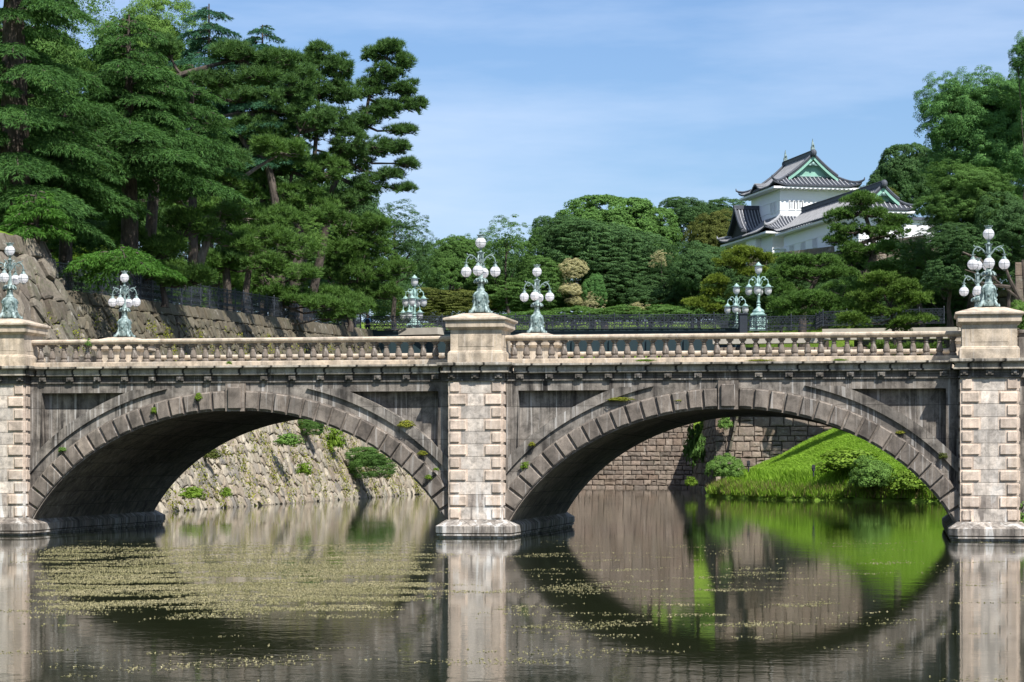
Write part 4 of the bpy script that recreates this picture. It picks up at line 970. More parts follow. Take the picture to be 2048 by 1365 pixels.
def slits(root, face, pos, n, z0, z1, w_=.62, at_=0):
    """slatted window: white frame, dark opening, white bars; face 'y' (front, plane y=at_) or 'x' (left, plane x=at_)"""
    def bx(mb, u0, u1, za, zb, d0, d1):
        if face == 'y': mb.box((u0, at_-d1, za), (u1, at_-d0, zb))
        else: mb.box((at_-d1, u0, za), (at_-d0, u1, zb))
    p = MB(); bx(p, pos-w_/2, pos+w_/2, z0, z1, .0, .012)
    fr = MB()
    for a, b, c, d in ((pos-w_/2-.07, pos-w_/2, z0-.07, z1+.07), (pos+w_/2, pos+w_/2+.07, z0-.07, z1+.07), (pos-w_/2, pos+w_/2, z1, z1+.07), (pos-w_/2, pos+w_/2, z0-.07, z0)): bx(fr, a, b, c, d, 0, .09)
    for i in range(n): u = pos-w_/2+w_*(i+1)/(n+1); bx(fr, u-.05, u+.05, z0, z1, .012, .07)
    f = fr.obj('window', M['whitetrim'], root); p.obj('pane', M['dark'], f)
ZB0 = 0.0
# lower storey
body(tower, -1.45, 9.0, -1.75, 12.4, -.6, 4.0, ((1.9, 1.98), (3.55, 3.62)))
tb = MB(); tb.box((-2.05, 2.2, .5), (-1.42, 5.6, 3.9)); tb.box((-2.1, 2.15, 1.9), (-1.4, 5.65, 1.98)); tb.obj('bay', M['white'], tower)
# upper storey
body(tower, 0, 7.8, 0, 10, 5.5, 8.9, ((7.45, 7.53), (6.35, 6.42)))
for u in (1.35, 2.25, 5.3, 6.2): slits(tower, 'y', u, 3, 6.5, 7.4, .62)
for u in (1.6, 2.7): slits(tower, 'x', u, 2, 6.3, 7.4, .5)
for u in (.6, 1.6): slits(tower, 'x', u, 2, .9, 2.1, .5, -1.45)
for u in (7.2, 8.4, 10.6): slits(tower, 'x', u, 2, 1.2, 2.1, .45, -1.45)
for u in (3.2, 4.4): slits(tower, 'x', u, 2, 1.0, 2.1, .45, -2.05)
irimoya(tower, -1.15, 8.95, -1.15, 11.15, 9.05, 12.55, 2.1, 2.1, zg=10.15, nm='upper_roof')
# skirt roof of the lower storey
sk = MB(); tr = MB(); X0_, X1_, Y0_, Y1_ = -2.7, 10.2, -3.0, 13.6; zi, zo = 5.75, 3.95
outer = [(X0_, Y0_), (X1_, Y0_), (X1_, Y1_), (X0_, Y1_)]; inner = [(.02, .02), (7.78, .02), (7.78, 9.98), (.02, 9.98)]
def lrp(a, b, u): return (a[0]+(b[0]-a[0])*u, a[1]+(b[1]-a[1])*u)
for k in range(4):
    A, B, C_, D_ = outer[k], outer[(k+1) % 4], inner[(k+1) % 4], inner[k]; n1, n2 = 16, 6; vs = []
    for j in range(n2+1):
        v = j/n2
        for i in range(n1+1):
            u = i/n1; p = lrp(lrp(A, B, u), lrp(D_, C_, u), v); e = abs(2*u-1); z = zo+(zi-zo)*(.6*v+.4*v*v)+.4*(max(0, e-.6)/.4)**2*(1-v)**2; vs.append((p[0], p[1], z))
    m = len(vs); vs += [(x, y, z-.16) for x, y, z in vs]; fs = []
    for j in range(n2):
        for i in range(n1): a = j*(n1+1)+i; fs += [(a, a+1, a+n1+2, a+n1+1), (m+a+n1+1, m+a+n1+2, m+a+1, m+a)]
    for i in range(n1): fs.append((i, m+i, m+i+1, i+1))
    sk.add(vs, fs)
    ln = math.hypot(B[0]-A[0], B[1]-A[1]); nr = int(ln/.36)
    for i in range(1, nr):
        u = i/nr; dx = (u*ln); lim = min(dx, ln-dx)/3.0; vmax = min(1, lim*1.05)
        base = lrp(A, B, u); inn = (base[0]+{0: 0, 1: -2.45, 2: 0, 3: 2.72}[k]*1, base[1]+{0: 3.0, 1: 0, 2: -3.6, 3: 0}[k])
        e = abs(2*u-1); pts = []
        for j in range(5):
            v = vmax*j/4; p = lrp(base, inn, v); pts.append((p[0], p[1], zo+(zi-zo)*(.6*v+.4*v*v)+.4*(max(0, e-.6)/.4)**2*(1-v)**2+.05))
        tr.tube(pts, .075, 4)
    a, b = outer[k], inner[k]; hp = [(*lrp(a, b, j/6), zo+(zi-zo)*(.6*(j/6)+.4*(j/6)**2)+.4*(1-j/6)**2+.12) for j in range(7)]
    tr.tube(hp, .16, 6); tr.tube([hp[0], (a[0]*1.02, a[1]*1.02, hp[0][2]+.1), (a[0]*1.03, a[1]*1.03, hp[0][2]+.4)], [.14, .1, .03], 6)
sr = sk.obj('skirt_roof', M['tile'], tower); tr.obj('tile_rows', M['tilerow'], sr)
se = MB()
for a, b in (((-2.55, -2.85), (10.05, -1.7)), ((-2.55, -1.7), (-1.4, 12.4)), ((-2.55, 12.3), (10.05, 13.4))): se.box((a[0], a[1], 3.62), (b[0], b[1], 3.78))
for i in range(24): x = -2.4+12.3*i/23; se.box((x-.13, -2.9, 3.52), (x+.13, -1.75, 3.63), bev=.03)
for i in range(30): y = -2.7+15.9*i/29; se.box((-2.6, y-.13, 3.52), (-1.4, y+.13, 3.63), bev=.03)
se.obj('eaves', M['whitetrim'], sr)
# left facing dormer gable
dm = MB(); yc, hw, xz, x_in, ze_, zr_ = 7.2, 2.6, -2.9, .3, 4.6, 7.2
def zd(y): return ze_+(zr_-ze_)*cv(max(0, 1-abs(y-yc)/hw))
Yd = [yc-hw+2*hw*i/14 for i in range(15)]
dm.loft([[(x, y, zd(y)) for y in Yd]+[(x, y, zd(y)-.15) for y in Yd[::-1]] for x in (xz, x_in)])
dmo = dm.obj('dormer_roof', M['tile'], tower); r = MB()
for i in range(9):
    x = xz+.15+i*.36
    for s_ in (-1, 1): r.tube([(x, yc+s_*hw*k/6, zd(yc+s_*hw*k/6)+.05) for k in range(7)], .075, 4)
r.obj('tile_rows', M['tilerow'], dmo); r = MB(); r.box((xz-.1, yc-.17, zr_-.05), (x_in, yc+.17, zr_+.42), bev=.04)
for s_ in (-1, 1): r.tube([(xz+.1, yc+s_*hw*k/8, zd(yc+s_*hw*k/8)+.14) for k in range(9)], .15, 6)
r.obj('ridge', M['ridge'], dmo)
r = MB(); r.extr([(xz+.55, y, zd(y)-.15) for y in Yd]+[(xz+.55, yc+hw, 4.1), (xz+.55, yc-hw, 4.1)], (.1, 0, 0)); r.obj('gable', M['dark'], dmo)
# curved bump in the left eave of the upper roof
km = MB(); Yk = [3.4+3.2*i/12 for i in range(13)]
def zk(y): return 9.06+.62*(.5-.5*cos(2*pi*(y-3.4)/3.2))
km.loft([[(x, y, zk(y)+.05) for y in Yk]+[(x, y, zk(y)-.14) for y in Yk[::-1]] for x in (-1.25, .9)]); ko = km.obj('curved_eave', M['tile'], tower)
km = MB()
for i in range(9): y = 3.5+3.0*i/8; km.tube([(-1.27, y, zk(y)+.1), (.5, y, zk(y)+.1)], .075, 4)
km.obj('tile_rows', M['tilerow'], ko)
# gallery
body(gal, -1.2, 3.4, -27, -4.85, 0, 3.4, ((.62, .70), (1.9, 1.97), (2.95, 3.02)))
irimoya(gal, -2.1, 4.3, -28.1, -4.2, 3.5, 5.75, 1.15, None, zg=4.35, finial=False, lift=.3, nm='gallery_roof')
for u in (-7.5, -11, -14.6, -18.4, -22.2, -25.6):
    for dv in (-.35, .35): slits(gal, 'x', u+dv, 1, 1.0, 1.8, .42, -1.2)
slits(gal, 'y', 1.1, 3, 1.4, 2.3, .9, -27)
pw = MB(); pw.box((3.3, -27.4, -1.2), (6.4, -26.9, 2.35)); pw.box((3.25, -27.6, 2.35), (6.5, -26.7, 2.5)); pw.obj('parapet_wall', M['white'], gal)
pr_ = MB(); pr_.loft([[(x, -27.75, 2.5), (x, -27.15, 2.85), (x, -26.55, 2.5)] for x in (3.42, 6.5)]); pr_.obj('parapet_roof', M['tile'], gal)
# narrow sunlit wall between turret and gallery
nw = MB(); nw.box((-2.3, -5.3, -.7), (-1.2, -4.9, 1.6)); nw.box((-2.4, -5.5, 1.6), (-1.1, -4.7, 1.75)); nw.obj('link_wall', M['white'], gal)
# ================================================================== FOLIAGE
RNG = np.random.default_rng(7)
def unit(a): return a/(np.linalg.norm(a, axis=-1, keepdims=True)+1e-9)
def rdir(n, r=None): return unit((r or RNG).normal(size=(n, 3)))
def leaves(c, n, s, asp=.62):
    """one folded-diamond leaf (4 corners) per centre"""
    n = unit(n); t_ = unit(np.cross(n, rdir(len(c)))); b = np.cross(n, t_); s = np.asarray(s).reshape(-1, 1)
    return np.stack([c-t_*s*.5, c+b*s*asp*.5+n*s*.06, c+t_*s*.5, c-b*s*asp*.5+n*s*.06], 1)
def proto_crown(name, nc, cr, nl, leaf, flat=1.0, seed=1, zmin=-.8, lump=.22, inner=.22, spread=0.0, gap=0.0):
    r = np.random.default_rng(seed); d = unit(r.normal(size=(nc*3, 3))); d = d[d[:, 2] > zmin][:nc]; nc = len(d)
    ph = r.normal(size=(6, 3))*2.6; of = r.uniform(0, 6.28, 6)
    l_ = 1+lump*np.mean(np.sin(d@ph.T+of), 1)*1.6
    rad = l_*(1-spread*r.uniform(0, 1, nc)**2)
    if gap: k = np.sin(d@(ph[:3].T*2.2)+of[:3]).mean(1) > -gap; d, rad = d[k], rad[k]; nc = len(d)
    C_ = d*rad[:, None]; cs = cr*r.uniform(.55, 1.35, nc)
    N = nc*nl; ci = np.repeat(np.arange(nc), nl); q = unit(r.normal(size=(N, 3))); out = unit(d+np.array([0, 0, .55]))[ci]
    dot = (q*out).sum(1); q = np.where((dot < -.25)[:, None], q-2*dot[:, None]*out, q)
    rr = cs[ci]*r.uniform(.55, 1.0, N)**.6
    off = q*rr[:, None]; off[:, 2] *= flat
    P = C_[ci]+off; nn = q+out*.35+r.normal(size=(N, 3))*.42
    n2 = int(N*inner); q2 = unit(r.normal(size=(n2, 3))); q2[:, 2] = np.abs(q2[:, 2])*1.0-.3; P2 = q2*r.uniform(.35, .82, (n2, 1)); P = np.concatenate([P, P2]); nn = np.concatenate([nn, q2+r.normal(size=(n2, 3))*.6])
    sz = leaf*r.uniform(.6, 1.3, len(P)); sz[N:] *= 2.2
    return npmesh(name, leaves(P, nn, sz))
PR = {'dome': proto_crown('crown', 800, .105, 72, .042, .8, 1), 'feather': proto_crown('crown', 560, .15, 80, .036, .38, 2, lump=.3, spread=.2),
      'loose': proto_crown('crown', 260, .15, 90, .036, .6, 3, lump=.45, spread=.35, gap=.25, inner=.05), 'mid': proto_crown('crown', 560, .13, 75, .038, .65, 4, lump=.35, spread=.15),
      'camphor': proto_crown('crown', 400, .15, 150, .030, .75, 5, lump=.35, spread=.22), 'bush': proto_crown('crown', 170, .2, 70, .07, .8, 6, zmin=-.2, lump=.25), 'bigleaf': proto_crown('crown', 60, .3, 16, .21, .8, 8, zmin=-.5, lump=.3, spread=.4)}
def trunk_mesh(base, top, r0, crown_r, seed=0, limbs=6):
    """world base/top given relative to the tree root"""
    rg = random.Random(seed); mb = MB(); b, t_ = Vector(base), Vector(top); h = (t_-b).length
    pts = [b.lerp(t_, k/5)+Vector((rg.uniform(-1, 1), rg.uniform(-1, 1), 0))*(.03*h if 0 < k < 5 else 0) for k in range(6)]
    mb.tube(pts, [r0*1.25, r0, r0*.85, r0*.7, r0*.5, r0*.25], 8)
    for i in range(limbs):
        k = rg.uniform(2.2, 4.6); p = pts[int(k)].lerp(pts[min(5, int(k)+1)], k % 1); a = rg.uniform(0, 2*pi); e = p+Vector((cos(a), sin(a), rg.uniform(.3, 1.0)))*crown_r*rg.uniform(.45, .8)
        m = p.lerp(e, .5)+Vector((0, 0, -.08*crown_r)); mb.tube([p, m, e], [r0*.45, r0*.3, r0*.1], 6)
    return mb.mesh('trunk', True)
GCN = {}
def broad(name, label, cat, d, lobes, mat, proto='mid', group=None, r0=None, ground=None, bark='bark', seed=None, dspread=0):
    """lobes: (px, py, rx, ry) of each part of the crown in photo pixels, at distance d"""
    seed = seed or abs(hash((lobes[0][0], lobes[0][1]))) % 9999
    seed = int(lobes[0][0]*7+lobes[0][1]*13) % 9999; rg = random.Random(seed)
    px, py, rx, ry = lobes[0]; c0 = at(px, py, d); la, dd = inv(c0); g = ground if ground is not None else gz(la, dd)
    g = min(g, c0[2]-.2); root = empty(name, (c0[0], c0[1], g), label, cat, group)
    base_r = rx/F*d
    top = Vector((0, 0, c0[2]-g+.3*ry/F*d))
    o = link('trunk', trunk_mesh((0, 0, -.5), top, r0 or max(.12, base_r*.07), base_r, seed), M[bark], root)
    for i, l_ in enumerate(lobes):
        c = at(l_[0], l_[1], d+(l_[4] if len(l_) > 4 else 0)); R_, Z_ = l_[2]/F*d, l_[3]/F*d
        k = link('crown', PR[proto], M[mat], root); setmat(k, M[mat]); k.location = (c[0]-c0[0], c[1]-c0[1], c[2]-g); k.scale = (R_, R_*.92, Z_); k.rotation_euler = (0, 0, rg.uniform(0, 6.28))
        if i and name.endswith('tree'):
            b_ = MB(); e = Vector(k.location); s_ = top*.55; b_.tube([s_, s_.lerp(e, .5)+Vector((0, 0, -.1*R_)), e], [base_r*.05, base_r*.035, .03], 6); b_.obj('limb', M[bark], root, True)
    return root
# ---------------------------------------------------------------- conifers
def tufts(c, ax, L_, w_, blades, r, spread=(.35, 1.15)):
    n = len(c); ci = np.repeat(np.arange(n), blades); a = unit(ax)[ci]; q = unit(np.cross(a, unit(r.normal(size=(n*blades, 3))))); s = r.uniform(*spread, n*blades)[:, None]
    dr = a*np.cos(s)+q*np.sin(s); sd = unit(np.cross(dr, unit(r.normal(size=(n*blades, 3))))); l_ = (L_*r.uniform(.7, 1.2, n*blades))[:, None]
    b = c[ci]; return np.stack([b-sd*w_*.5, b+sd*w_*.5, b+dr*l_], 1)
def pine(label, d, trunk, lobes, mat, r0=.3, group=None, seed=1, L_=.27, w_=.05, dens=1.0, ground=None, dep=1.0, bark='bark', name='pine_tree', padr=(.55, 1.05), pz=.42, more=1.35):
    if group == GL: pz, more, padr, L_, w_, dens = .7, 4.6, (.25, .62), .38, .045, .95
    else: pz, more, padr = .58, 2.1, (.45, .95)
    r = np.random.default_rng(seed); rg = random.Random(seed)
    T = [at(x, y, d+(dd[0] if dd else 0)) for x, y, *dd in trunk]
    la, q = inv(T[0]); root = empty(name, (T[0][0], T[0][1], gz(la, q) if ground is None else ground), label, 'pine tree', group); o0 = np.array(root.location)
    mb = MB(); n = len(T)
    base = np.array(T[0]); base[2] = min(base[2], o0[2])-.3
    pts = [base]+T
    # smooth the trunk polyline
    P_ = [Vector(p-o0) for p in pts]; fine = []
    for i in range(len(P_)-1):
        p0, p1, p2, p3 = P_[max(i-1, 0)], P_[i], P_[i+1], P_[min(i+2, len(P_)-1)]
        for k in range(4):
            u = k/4; fine.append(.5*((2*p1)+(p2-p0)*u+(2*p0-5*p1+4*p2-p3)*u*u+(3*p1-p0-3*p2+p3)*u**3))
    fine.append(P_[-1]); m = len(fine)
    mb.tube(fine, [r0*(1.1-.92*k/(m-1)) for k in range(m)], 9); FN = np.array([list(p) for p in fine])
    tri = []
    for (px, py, rx, ry, cnt) in lobes:
        c = at(px, py, d)-o0; R_, Z_ = rx/F*d, ry/F*d
        j = int(np.argmin(((FN-c)**2).sum(1)+.5*np.maximum(FN[:, 2]-c[2], 0)**2*2)); s0 = FN[j]; hub = c*.75+s0*.25-np.array([0, 0, Z_*.3])
        mb.tube([s0, (s0+hub)/2+np.array([0, 0, -.12*np.linalg.norm(hub-s0)]), hub], [r0*.32, r0*.24, r0*.16], 6)
        for k in range(int(cnt*more)):
            p = unit(r.normal(size=3))*r.uniform(.35, 1.0)**.5; pc = c+RT*p[0]*R_+FW*p[1]*R_*dep+np.array([0, 0, p[2]*Z_])
            if k % 2 == 0: mid = (hub+pc)/2+np.array([0, 0, -.08*R_]); mb.tube([hub, mid, pc-np.array([0, 0, .12])], [r0*.13+.012, r0*.09+.01, .012], 5)
            pr_ = r.uniform(*padr); nt_ = int(75*dens*(pr_/.8)**2)
            tilt = r.normal(size=3)*.25; u = unit(r.normal(size=(nt_, 3))); u[:, 2] = np.where(u[:, 2] < -.25, -u[:, 2], u[:, 2]); rad = r.uniform(.25, 1, nt_)**.5
            q_ = u*rad[:, None]*pr_*np.array([1, 1, pz]); q_[:, 2] += q_[:, 0]*tilt[0]+q_[:, 1]*tilt[1]; tri.append(tufts(pc+q_, u*np.array([1, 1, .6])+np.array([0, 0, .75]), L_, w_, 9, r))
    mb.obj('trunk', M[bark], root, True)
    me = npmesh('crown', np.concatenate(tri)); k = link('crown', me, M[mat], root); return root
def cedar(label, d, px, ytop, ybot, rad_m, mat, r0=.4, nb=60, group=None, seed=1, trunk=None, ground=None, droop=.25, prof=.75, gapy=None, side=None, L_=.30, den=1.0, ylow=None):
    """tiered cedar: trunk + horizontal boughs, each a flat spray of twigs with hanging tips"""
    r = np.random.default_rng(seed); top = at(px, ytop, d); la, q = inv(top); g = gz(la, q) if ground is None else ground
    root = empty('cedar_tree', (top[0], top[1], g), label, 'cedar', group); H_ = top[2]-g; zb = at(px, ybot, d)[2]-g
    mb = MB(); tp = trunk or [(px, ytop)]
    mb.tube([(0, 0, -.5), (.05, 0, H_*.3), (-.05, .05, H_*.6), (0, 0, H_)], [r0*1.2, r0, r0*.7, .05], 10)
    tri = []
    for k in range(nb):
        u = (k+.5)/nb; z0 = zb+(H_-zb)*u+r.uniform(-.25, .25); a = k*2.39996+r.uniform(-.4, .4); Lb = max(.35, rad_m*(1-u)**prof*r.uniform(.65, 1.15)+.25)
        if gapy and gapy[0] < u < gapy[1]: continue
        dirv = np.array([cos(a), sin(a), 0]); sd = np.array([-sin(a), cos(a), 0])
        up = r.uniform(.12, .3)
        def ax(s): return np.array([0, 0, z0])+dirv*Lb*s+np.array([0, 0, Lb*(up*s-(up+droop*.8)*s*s)])
        mb.tube([ax(0), ax(.35), ax(.7), ax(.97)], [max(.03, r0*.22*(1-u)+.02), .05, .035, .012], 6)
        ns = max(5, int(Lb/.19*den)); s_ = np.linspace(.18, 1.0, ns)
        cs = []; axs = []
        for i, s in enumerate(s_):
            w = Lb*.42*(1-abs(s-.45)*1.25)*r.uniform(.75, 1.15) if s < .97 else .05; w = max(w, .12)
            o = ax(s)
            for q_ in (-1, 1):
                m = max(2, int(w/.13)); v = np.linspace(.0, 1, m); P = o+(sd*q_)[None]*(v*w)[:, None]*.85+dirv[None]*(v*w)[:, None]*.5; P[:, 2] -= (v**2)*w*.42+r.uniform(-.09, .06); P += r.normal(size=P.shape)*.035
                cs.append(P); axs.append(np.tile(sd*q_*.6+dirv*.55+np.array([0, 0, -.6]), (m, 1)))
        C_ = np.concatenate(cs); A_ = np.concatenate(axs); tri.append(tufts(C_, A_+r.normal(size=A_.shape)*.15, L_, .05, 8, r, (.1, .8)))
    mb.obj('trunk', M['bark'], root, True); link('crown', npmesh('crown', np.concatenate(tri)), M[mat], root); return root
GL = 'conifers of the left wood'; GB = 'broadleaf trees of the left wood'; GH = 'trees on the rise behind the iron bridge'; GR = 'trees around the castle hill'; GP = 'garden pines below the castle'
def pco(me): a = np.empty(len(me.vertices)*3, np.float32); me.vertices.foreach_get('co', a); return a.reshape(-1, 4, 3).astype(float)
def mass(name, lobes, mat, label, proto='mid', seed=1, keep=.6):
    r = np.random.default_rng(seed); base = pco(PR[proto]); out = []
    for (px, py, d, rx, ry) in lobes:
        c = at(px, py, d); a = r.uniform(0, 6.28); Rm = np.array([[cos(a), -sin(a), 0], [sin(a), cos(a), 0], [0, 0, 1]]); q = base[r.uniform(size=len(base)) < keep]
        out.append((q@Rm.T)*np.array([rx/F*d, rx/F*d, ry/F*d])+c)
    return tag(link(name, npmesh(name, np.concatenate(out)), M[mat]), label, 'undergrowth', None, 'stuff')
rr = random.Random(4)
mass('far_wood', [(x+rr.uniform(-20, 20), y+rr.uniform(-15, 15), 212, 85, 75) for y, x0_ in ((230, -60), (350, -80), (470, -40), (570, -60)) for x in range(x0_, 640 if y > 300 else 330, 105)]+[(690, 520, 214, 70, 70), (760, 590, 214, 60, 50), (700, 610, 205, 80, 50)], 'leaf_dark', 'dark evergreen depth of the wood behind the trunks on the left', 'mid', 1, .5)
mass('far_wood', [(x+rr.uniform(-15, 15), 610+rr.uniform(-10, 10), 250, 46, 44) for x in range(800, 1500, 55)]+[(x, 545+rr.uniform(-12, 12), 300, 75, 80) for x in range(840, 1560, 80)], 'leaf_dark', 'dark mass of trees and undergrowth filling the rise behind the iron bridge', 'mid', 2, .5)
mass('hill_scrub', [(x+rr.uniform(-12, 12), y, 203-(x-1500)*.03, 44, 34) for x in range(1480, 1960, 45) for y in (585, 635)]+[(x, 540, 200, 40, 32) for x in range(1590, 1960, 50)]+[(x, y, 184, 60, 50) for x in (1960, 2030, 2090) for y in (480, 540, 400)], 'leaf_dark', 'dark scrub covering the slope below the white gallery', 'mid', 3, .5)
# ---- left wood: cedars
cedar('giant old cedar with the thickest trunk, at the left frame edge', 118, 28, -330, 440, 6.4, 'cedar', .8, 70, GL, 1, droop=.3, prof=.55)
cedar('tall layered dark cedar whose boughs fan out over the second far lamp', 127, 258, 32, 350, 6.2, 'cedar', .48, 70, GL, 2, prof=.62)
cedar('lower cedar with stiff flat boughs between the tall layered cedar and the hooked pine', 140, 385, 130, 330, 3.2, 'cedar', .3, 52, GL, 3, prof=.6)
cedar('thin blue green cedar with separate flat tiers standing against the sky', 165, 418, 8, 330, 3.9, 'cedar_blue', .26, 60, GL, 4, prof=.36, den=1.3)
cedar('second blue green cedar, lower and rounder, right of the thin tiered one', 163, 525, 50, 330, 3.7, 'cedar_blue', .24, 70, GL, 5, prof=.42, den=1.3)
cedar('small fresh green cedar spilling over the tall mossy wall', 112.5, 72, 385, 462, 2.0, 'cedar_fresh', .15, 22, GL, 6, ground=13.5, prof=.3)
cedar('low cedar with pale drooping sprays directly over the far left lamp', 116, 242, 498, 528, 2.75, 'cedar_fresh', .18, 14, GL, 7, prof=.1, droop=.3)
cedar('dark cedar with drooping boughs low behind the giant trunk', 122, 130, 215, 400, 4.2, 'cedar', .35, 44, GL, 8, prof=.5)
# ---- left wood: pines
pine('leaning pine with a bare dark limb reaching right over the tiered cedars', 134, [(295, 560), (305, 420), (320, 205), (350, 158), (410, 136), (476, 118)],
     [(470, 112, 50, 16, 9), (545, 125, 40, 22, 9), (430, 165, 45, 14, 7), (335, 95, 26, 22, 5), (510, 158, 50, 14, 7), (300, 150, 30, 20, 4)], 'pine_blue', .42, GL, 11)
pine('pine with a hooked limb low over the left arch of the railings', 161, [(560, 590), (560, 480), (535, 330), (500, 300), (478, 262), (484, 228), (440, 234), (392, 232)],
     [(470, 190, 50, 18, 9), (560, 205, 60, 30, 14), (520, 262, 55, 25, 11), (600, 165, 40, 30, 9), (430, 262, 35, 16, 5), (625, 240, 45, 30, 11)], 'pine_blue', .36, GL, 12)
pine('upright pine with a rounded airy top against the sky', 167, [(600, 620), (612, 480), (630, 300), (638, 180), (637, 98)],
     [(637, 112, 28, 20, 6), (608, 135, 30, 20, 6), (672, 140, 32, 24, 7), (600, 185, 30, 24, 7), (690, 190, 26, 24, 6), (645, 180, 35, 25, 6), (665, 245, 45, 28, 10), (700, 290, 42, 28, 9), (610, 260, 40, 25, 8)], 'pine_blue', .3, GL, 13)
pine('rightmost tall pine of the wood, leaning out with ragged boughs over the sky', 169, [(615, 640), (640, 520), (655, 440), (668, 370), (700, 305), (728, 250), (742, 180), (780, 102)],
     [(782, 98, 22, 14, 5), (752, 112, 20, 16, 4), (806, 128, 18, 16, 4), (770, 150, 32, 16, 7), (737, 180, 26, 22, 6), (802, 180, 26, 12, 5), (822, 212, 24, 11, 5), (775, 222, 30, 18, 7), (730, 240, 28, 20, 6), (800, 262, 26, 9, 4), (795, 300, 26, 9, 4), (818, 332, 18, 7, 3), (758, 300, 32, 16, 6), (705, 330, 38, 22, 8), (782, 352, 26, 10, 4), (806, 378, 20, 6, 2), (740, 372, 36, 18, 7), (690, 400, 45, 22, 9)], 'pine_blue', .36, GL, 14)
pine('bushy mid height pine in the middle of the wood with thick leaning trunk', 163, [(592, 600), (590, 545), (606, 490), (596, 455), (580, 400), (585, 330)],
     [(560, 325, 62, 26, 12), (500, 372, 55, 26, 10), (640, 345, 55, 26, 11), (580, 398, 62, 28, 12), (525, 440, 52, 24, 9), (640, 430, 52, 26, 10)], 'pine', .5, GL, 15)
pine('pine with a bent pale trunk rising left of the thick leaning one', 141, [(380, 610), (388, 569), (402, 520), (418, 474), (432, 440), (470, 372), (520, 332), (565, 308)],
     [(395, 330, 42, 22, 6), (440, 372, 45, 22, 8), (475, 425, 50, 22, 8), (420, 470, 40, 20, 5), (500, 492, 42, 18, 6), (560, 478, 36, 18, 5), (345, 390, 36, 20, 4), (560, 300, 50, 20, 8)], 'pine', .36, GL, 16, bark='bark2')
pine('spreading pine at the right end of the iron fence above the guard', 182, [(690, 630), (682, 560), (672, 500), (700, 420)],
     [(700, 455, 52, 22, 10), (742, 495, 45, 22, 8), (762, 545, 42, 20, 8), (690, 535, 45, 18, 7), (640, 555, 36, 16, 6), (720, 585, 45, 14, 7), (775, 590, 28, 12, 4), (800, 535, 26, 18, 5), (640, 500, 36, 18, 6)], 'pine', .34, GL, 17, bark='bark2')
pine('low pine whose boughs hang over the iron fence and wall top', 158, [(545, 620), (548, 590), (545, 555), (500, 535)],
     [(480, 565, 40, 14, 6), (530, 588, 44, 13, 7), (588, 598, 44, 14, 7), (640, 612, 40, 12, 6), (425, 596, 34, 16, 6), (600, 550, 44, 14, 6), (672, 636, 34, 8, 3), (455, 615, 26, 10, 3), (710, 620, 34, 12, 4)], 'pine', .3, GL, 18, ground=12.4)
pine('small pine hanging down over the wall face beside the far left lamp', 139, [(372, 590), (365, 560), (350, 540)],
     [(376, 600, 22, 16, 4), (385, 632, 16, 16, 3), (340, 545, 30, 14, 4), (320, 480, 40, 16, 5)], 'pine', .16, GL, 19, ground=11.8)
pine('dense dark pine deep in the wood between the layered cedar and bent pine', 150, [(455, 600), (450, 500), (440, 380), (420, 300)],
     [(400, 295, 45, 22, 7), (460, 320, 45, 22, 7), (350, 300, 40, 22, 5), (450, 520, 44, 20, 6), (340, 450, 44, 22, 5), (300, 400, 40, 20, 4)], 'pine_blue', .36, GL, 20)
pine('two armed pine spilling over the coping just right of the long low cedar spray', 128, [(330, 600), (322, 560), (318, 520)],
     [(300, 545, 34, 14, 6), (352, 560, 30, 16, 5), (395, 560, 30, 14, 4), (330, 500, 44, 18, 6), (260, 470, 40, 20, 5), (380, 450, 44, 22, 6), (220, 560, 30, 12, 4)], 'pine', .24, GL, 21, ground=11.6)
pine('slanting pine with boughs low over the coping near the end of the iron fence', 172, [(700, 640), (672, 590), (655, 560)],
     [(655, 590, 40, 14, 6), (700, 605, 36, 14, 5), (610, 612, 34, 12, 5), (560, 605, 30, 12, 4)], 'pine', .24, GL, 22, ground=12.8)
pine('pine with low full boughs filling the gap under the hooked limb', 150, [(490, 600), (498, 540), (505, 480), (490, 420)],
     [(480, 480, 50, 24, 9), (530, 530, 50, 20, 8), (440, 530, 40, 18, 6), (560, 440, 44, 22, 7), (600, 500, 40, 20, 6), (430, 420, 40, 20, 6)], 'pine', .3, GL, 23, ground=12.2)
pine('young pine crowding the wood edge in front of the ragged pine foot', 181, [(708, 640), (712, 590), (718, 540)],
     [(735, 545, 44, 22, 7), (700, 500, 40, 20, 6), (775, 585, 30, 12, 4), (660, 560, 36, 18, 5), (745, 450, 36, 20, 5)], 'pine', .24, GL, 24, ground=12.8)
# ---- left wood: broadleaf trees
broad('camphor_tree', 'bright yellow green camphor crown filling the sky gap behind the cedars', 'tree', 172, [(300, 85, 95, 95), (255, 190, 110, 120), (340, 175, 62, 85)], 'leaf_bright', 'camphor', GB)
broad('broadleaf_tree', 'mid green tree seen through the boughs behind the giant cedar', 'tree', 170, [(85, 130, 130, 130), (60, 300, 120, 120)], 'leaf_mid', 'camphor', GB)
broad('broadleaf_tree', 'dark evergreen behind the layered cedar', 'tree', 178, [(200, 380, 140, 110), (120, 470, 120, 80)], 'leaf_dark', 'mid', GB)
broad('broadleaf_tree', 'mid green tree behind the bent pine trunk', 'tree', 180, [(400, 400, 130, 110)], 'leaf_mid', 'mid', GB)
broad('broadleaf_tree', 'dark evergreen behind the bushy pine in the heart of the wood', 'tree', 184, [(560, 400, 120, 120), (500, 300, 70, 80)], 'leaf_dark', 'mid', GB)
broad('broadleaf_tree', 'dark tree behind the right end of the wood, below the ragged pine', 'tree', 196, [(690, 430, 95, 80), (650, 520, 90, 70)], 'leaf_dark', 'mid', GB)
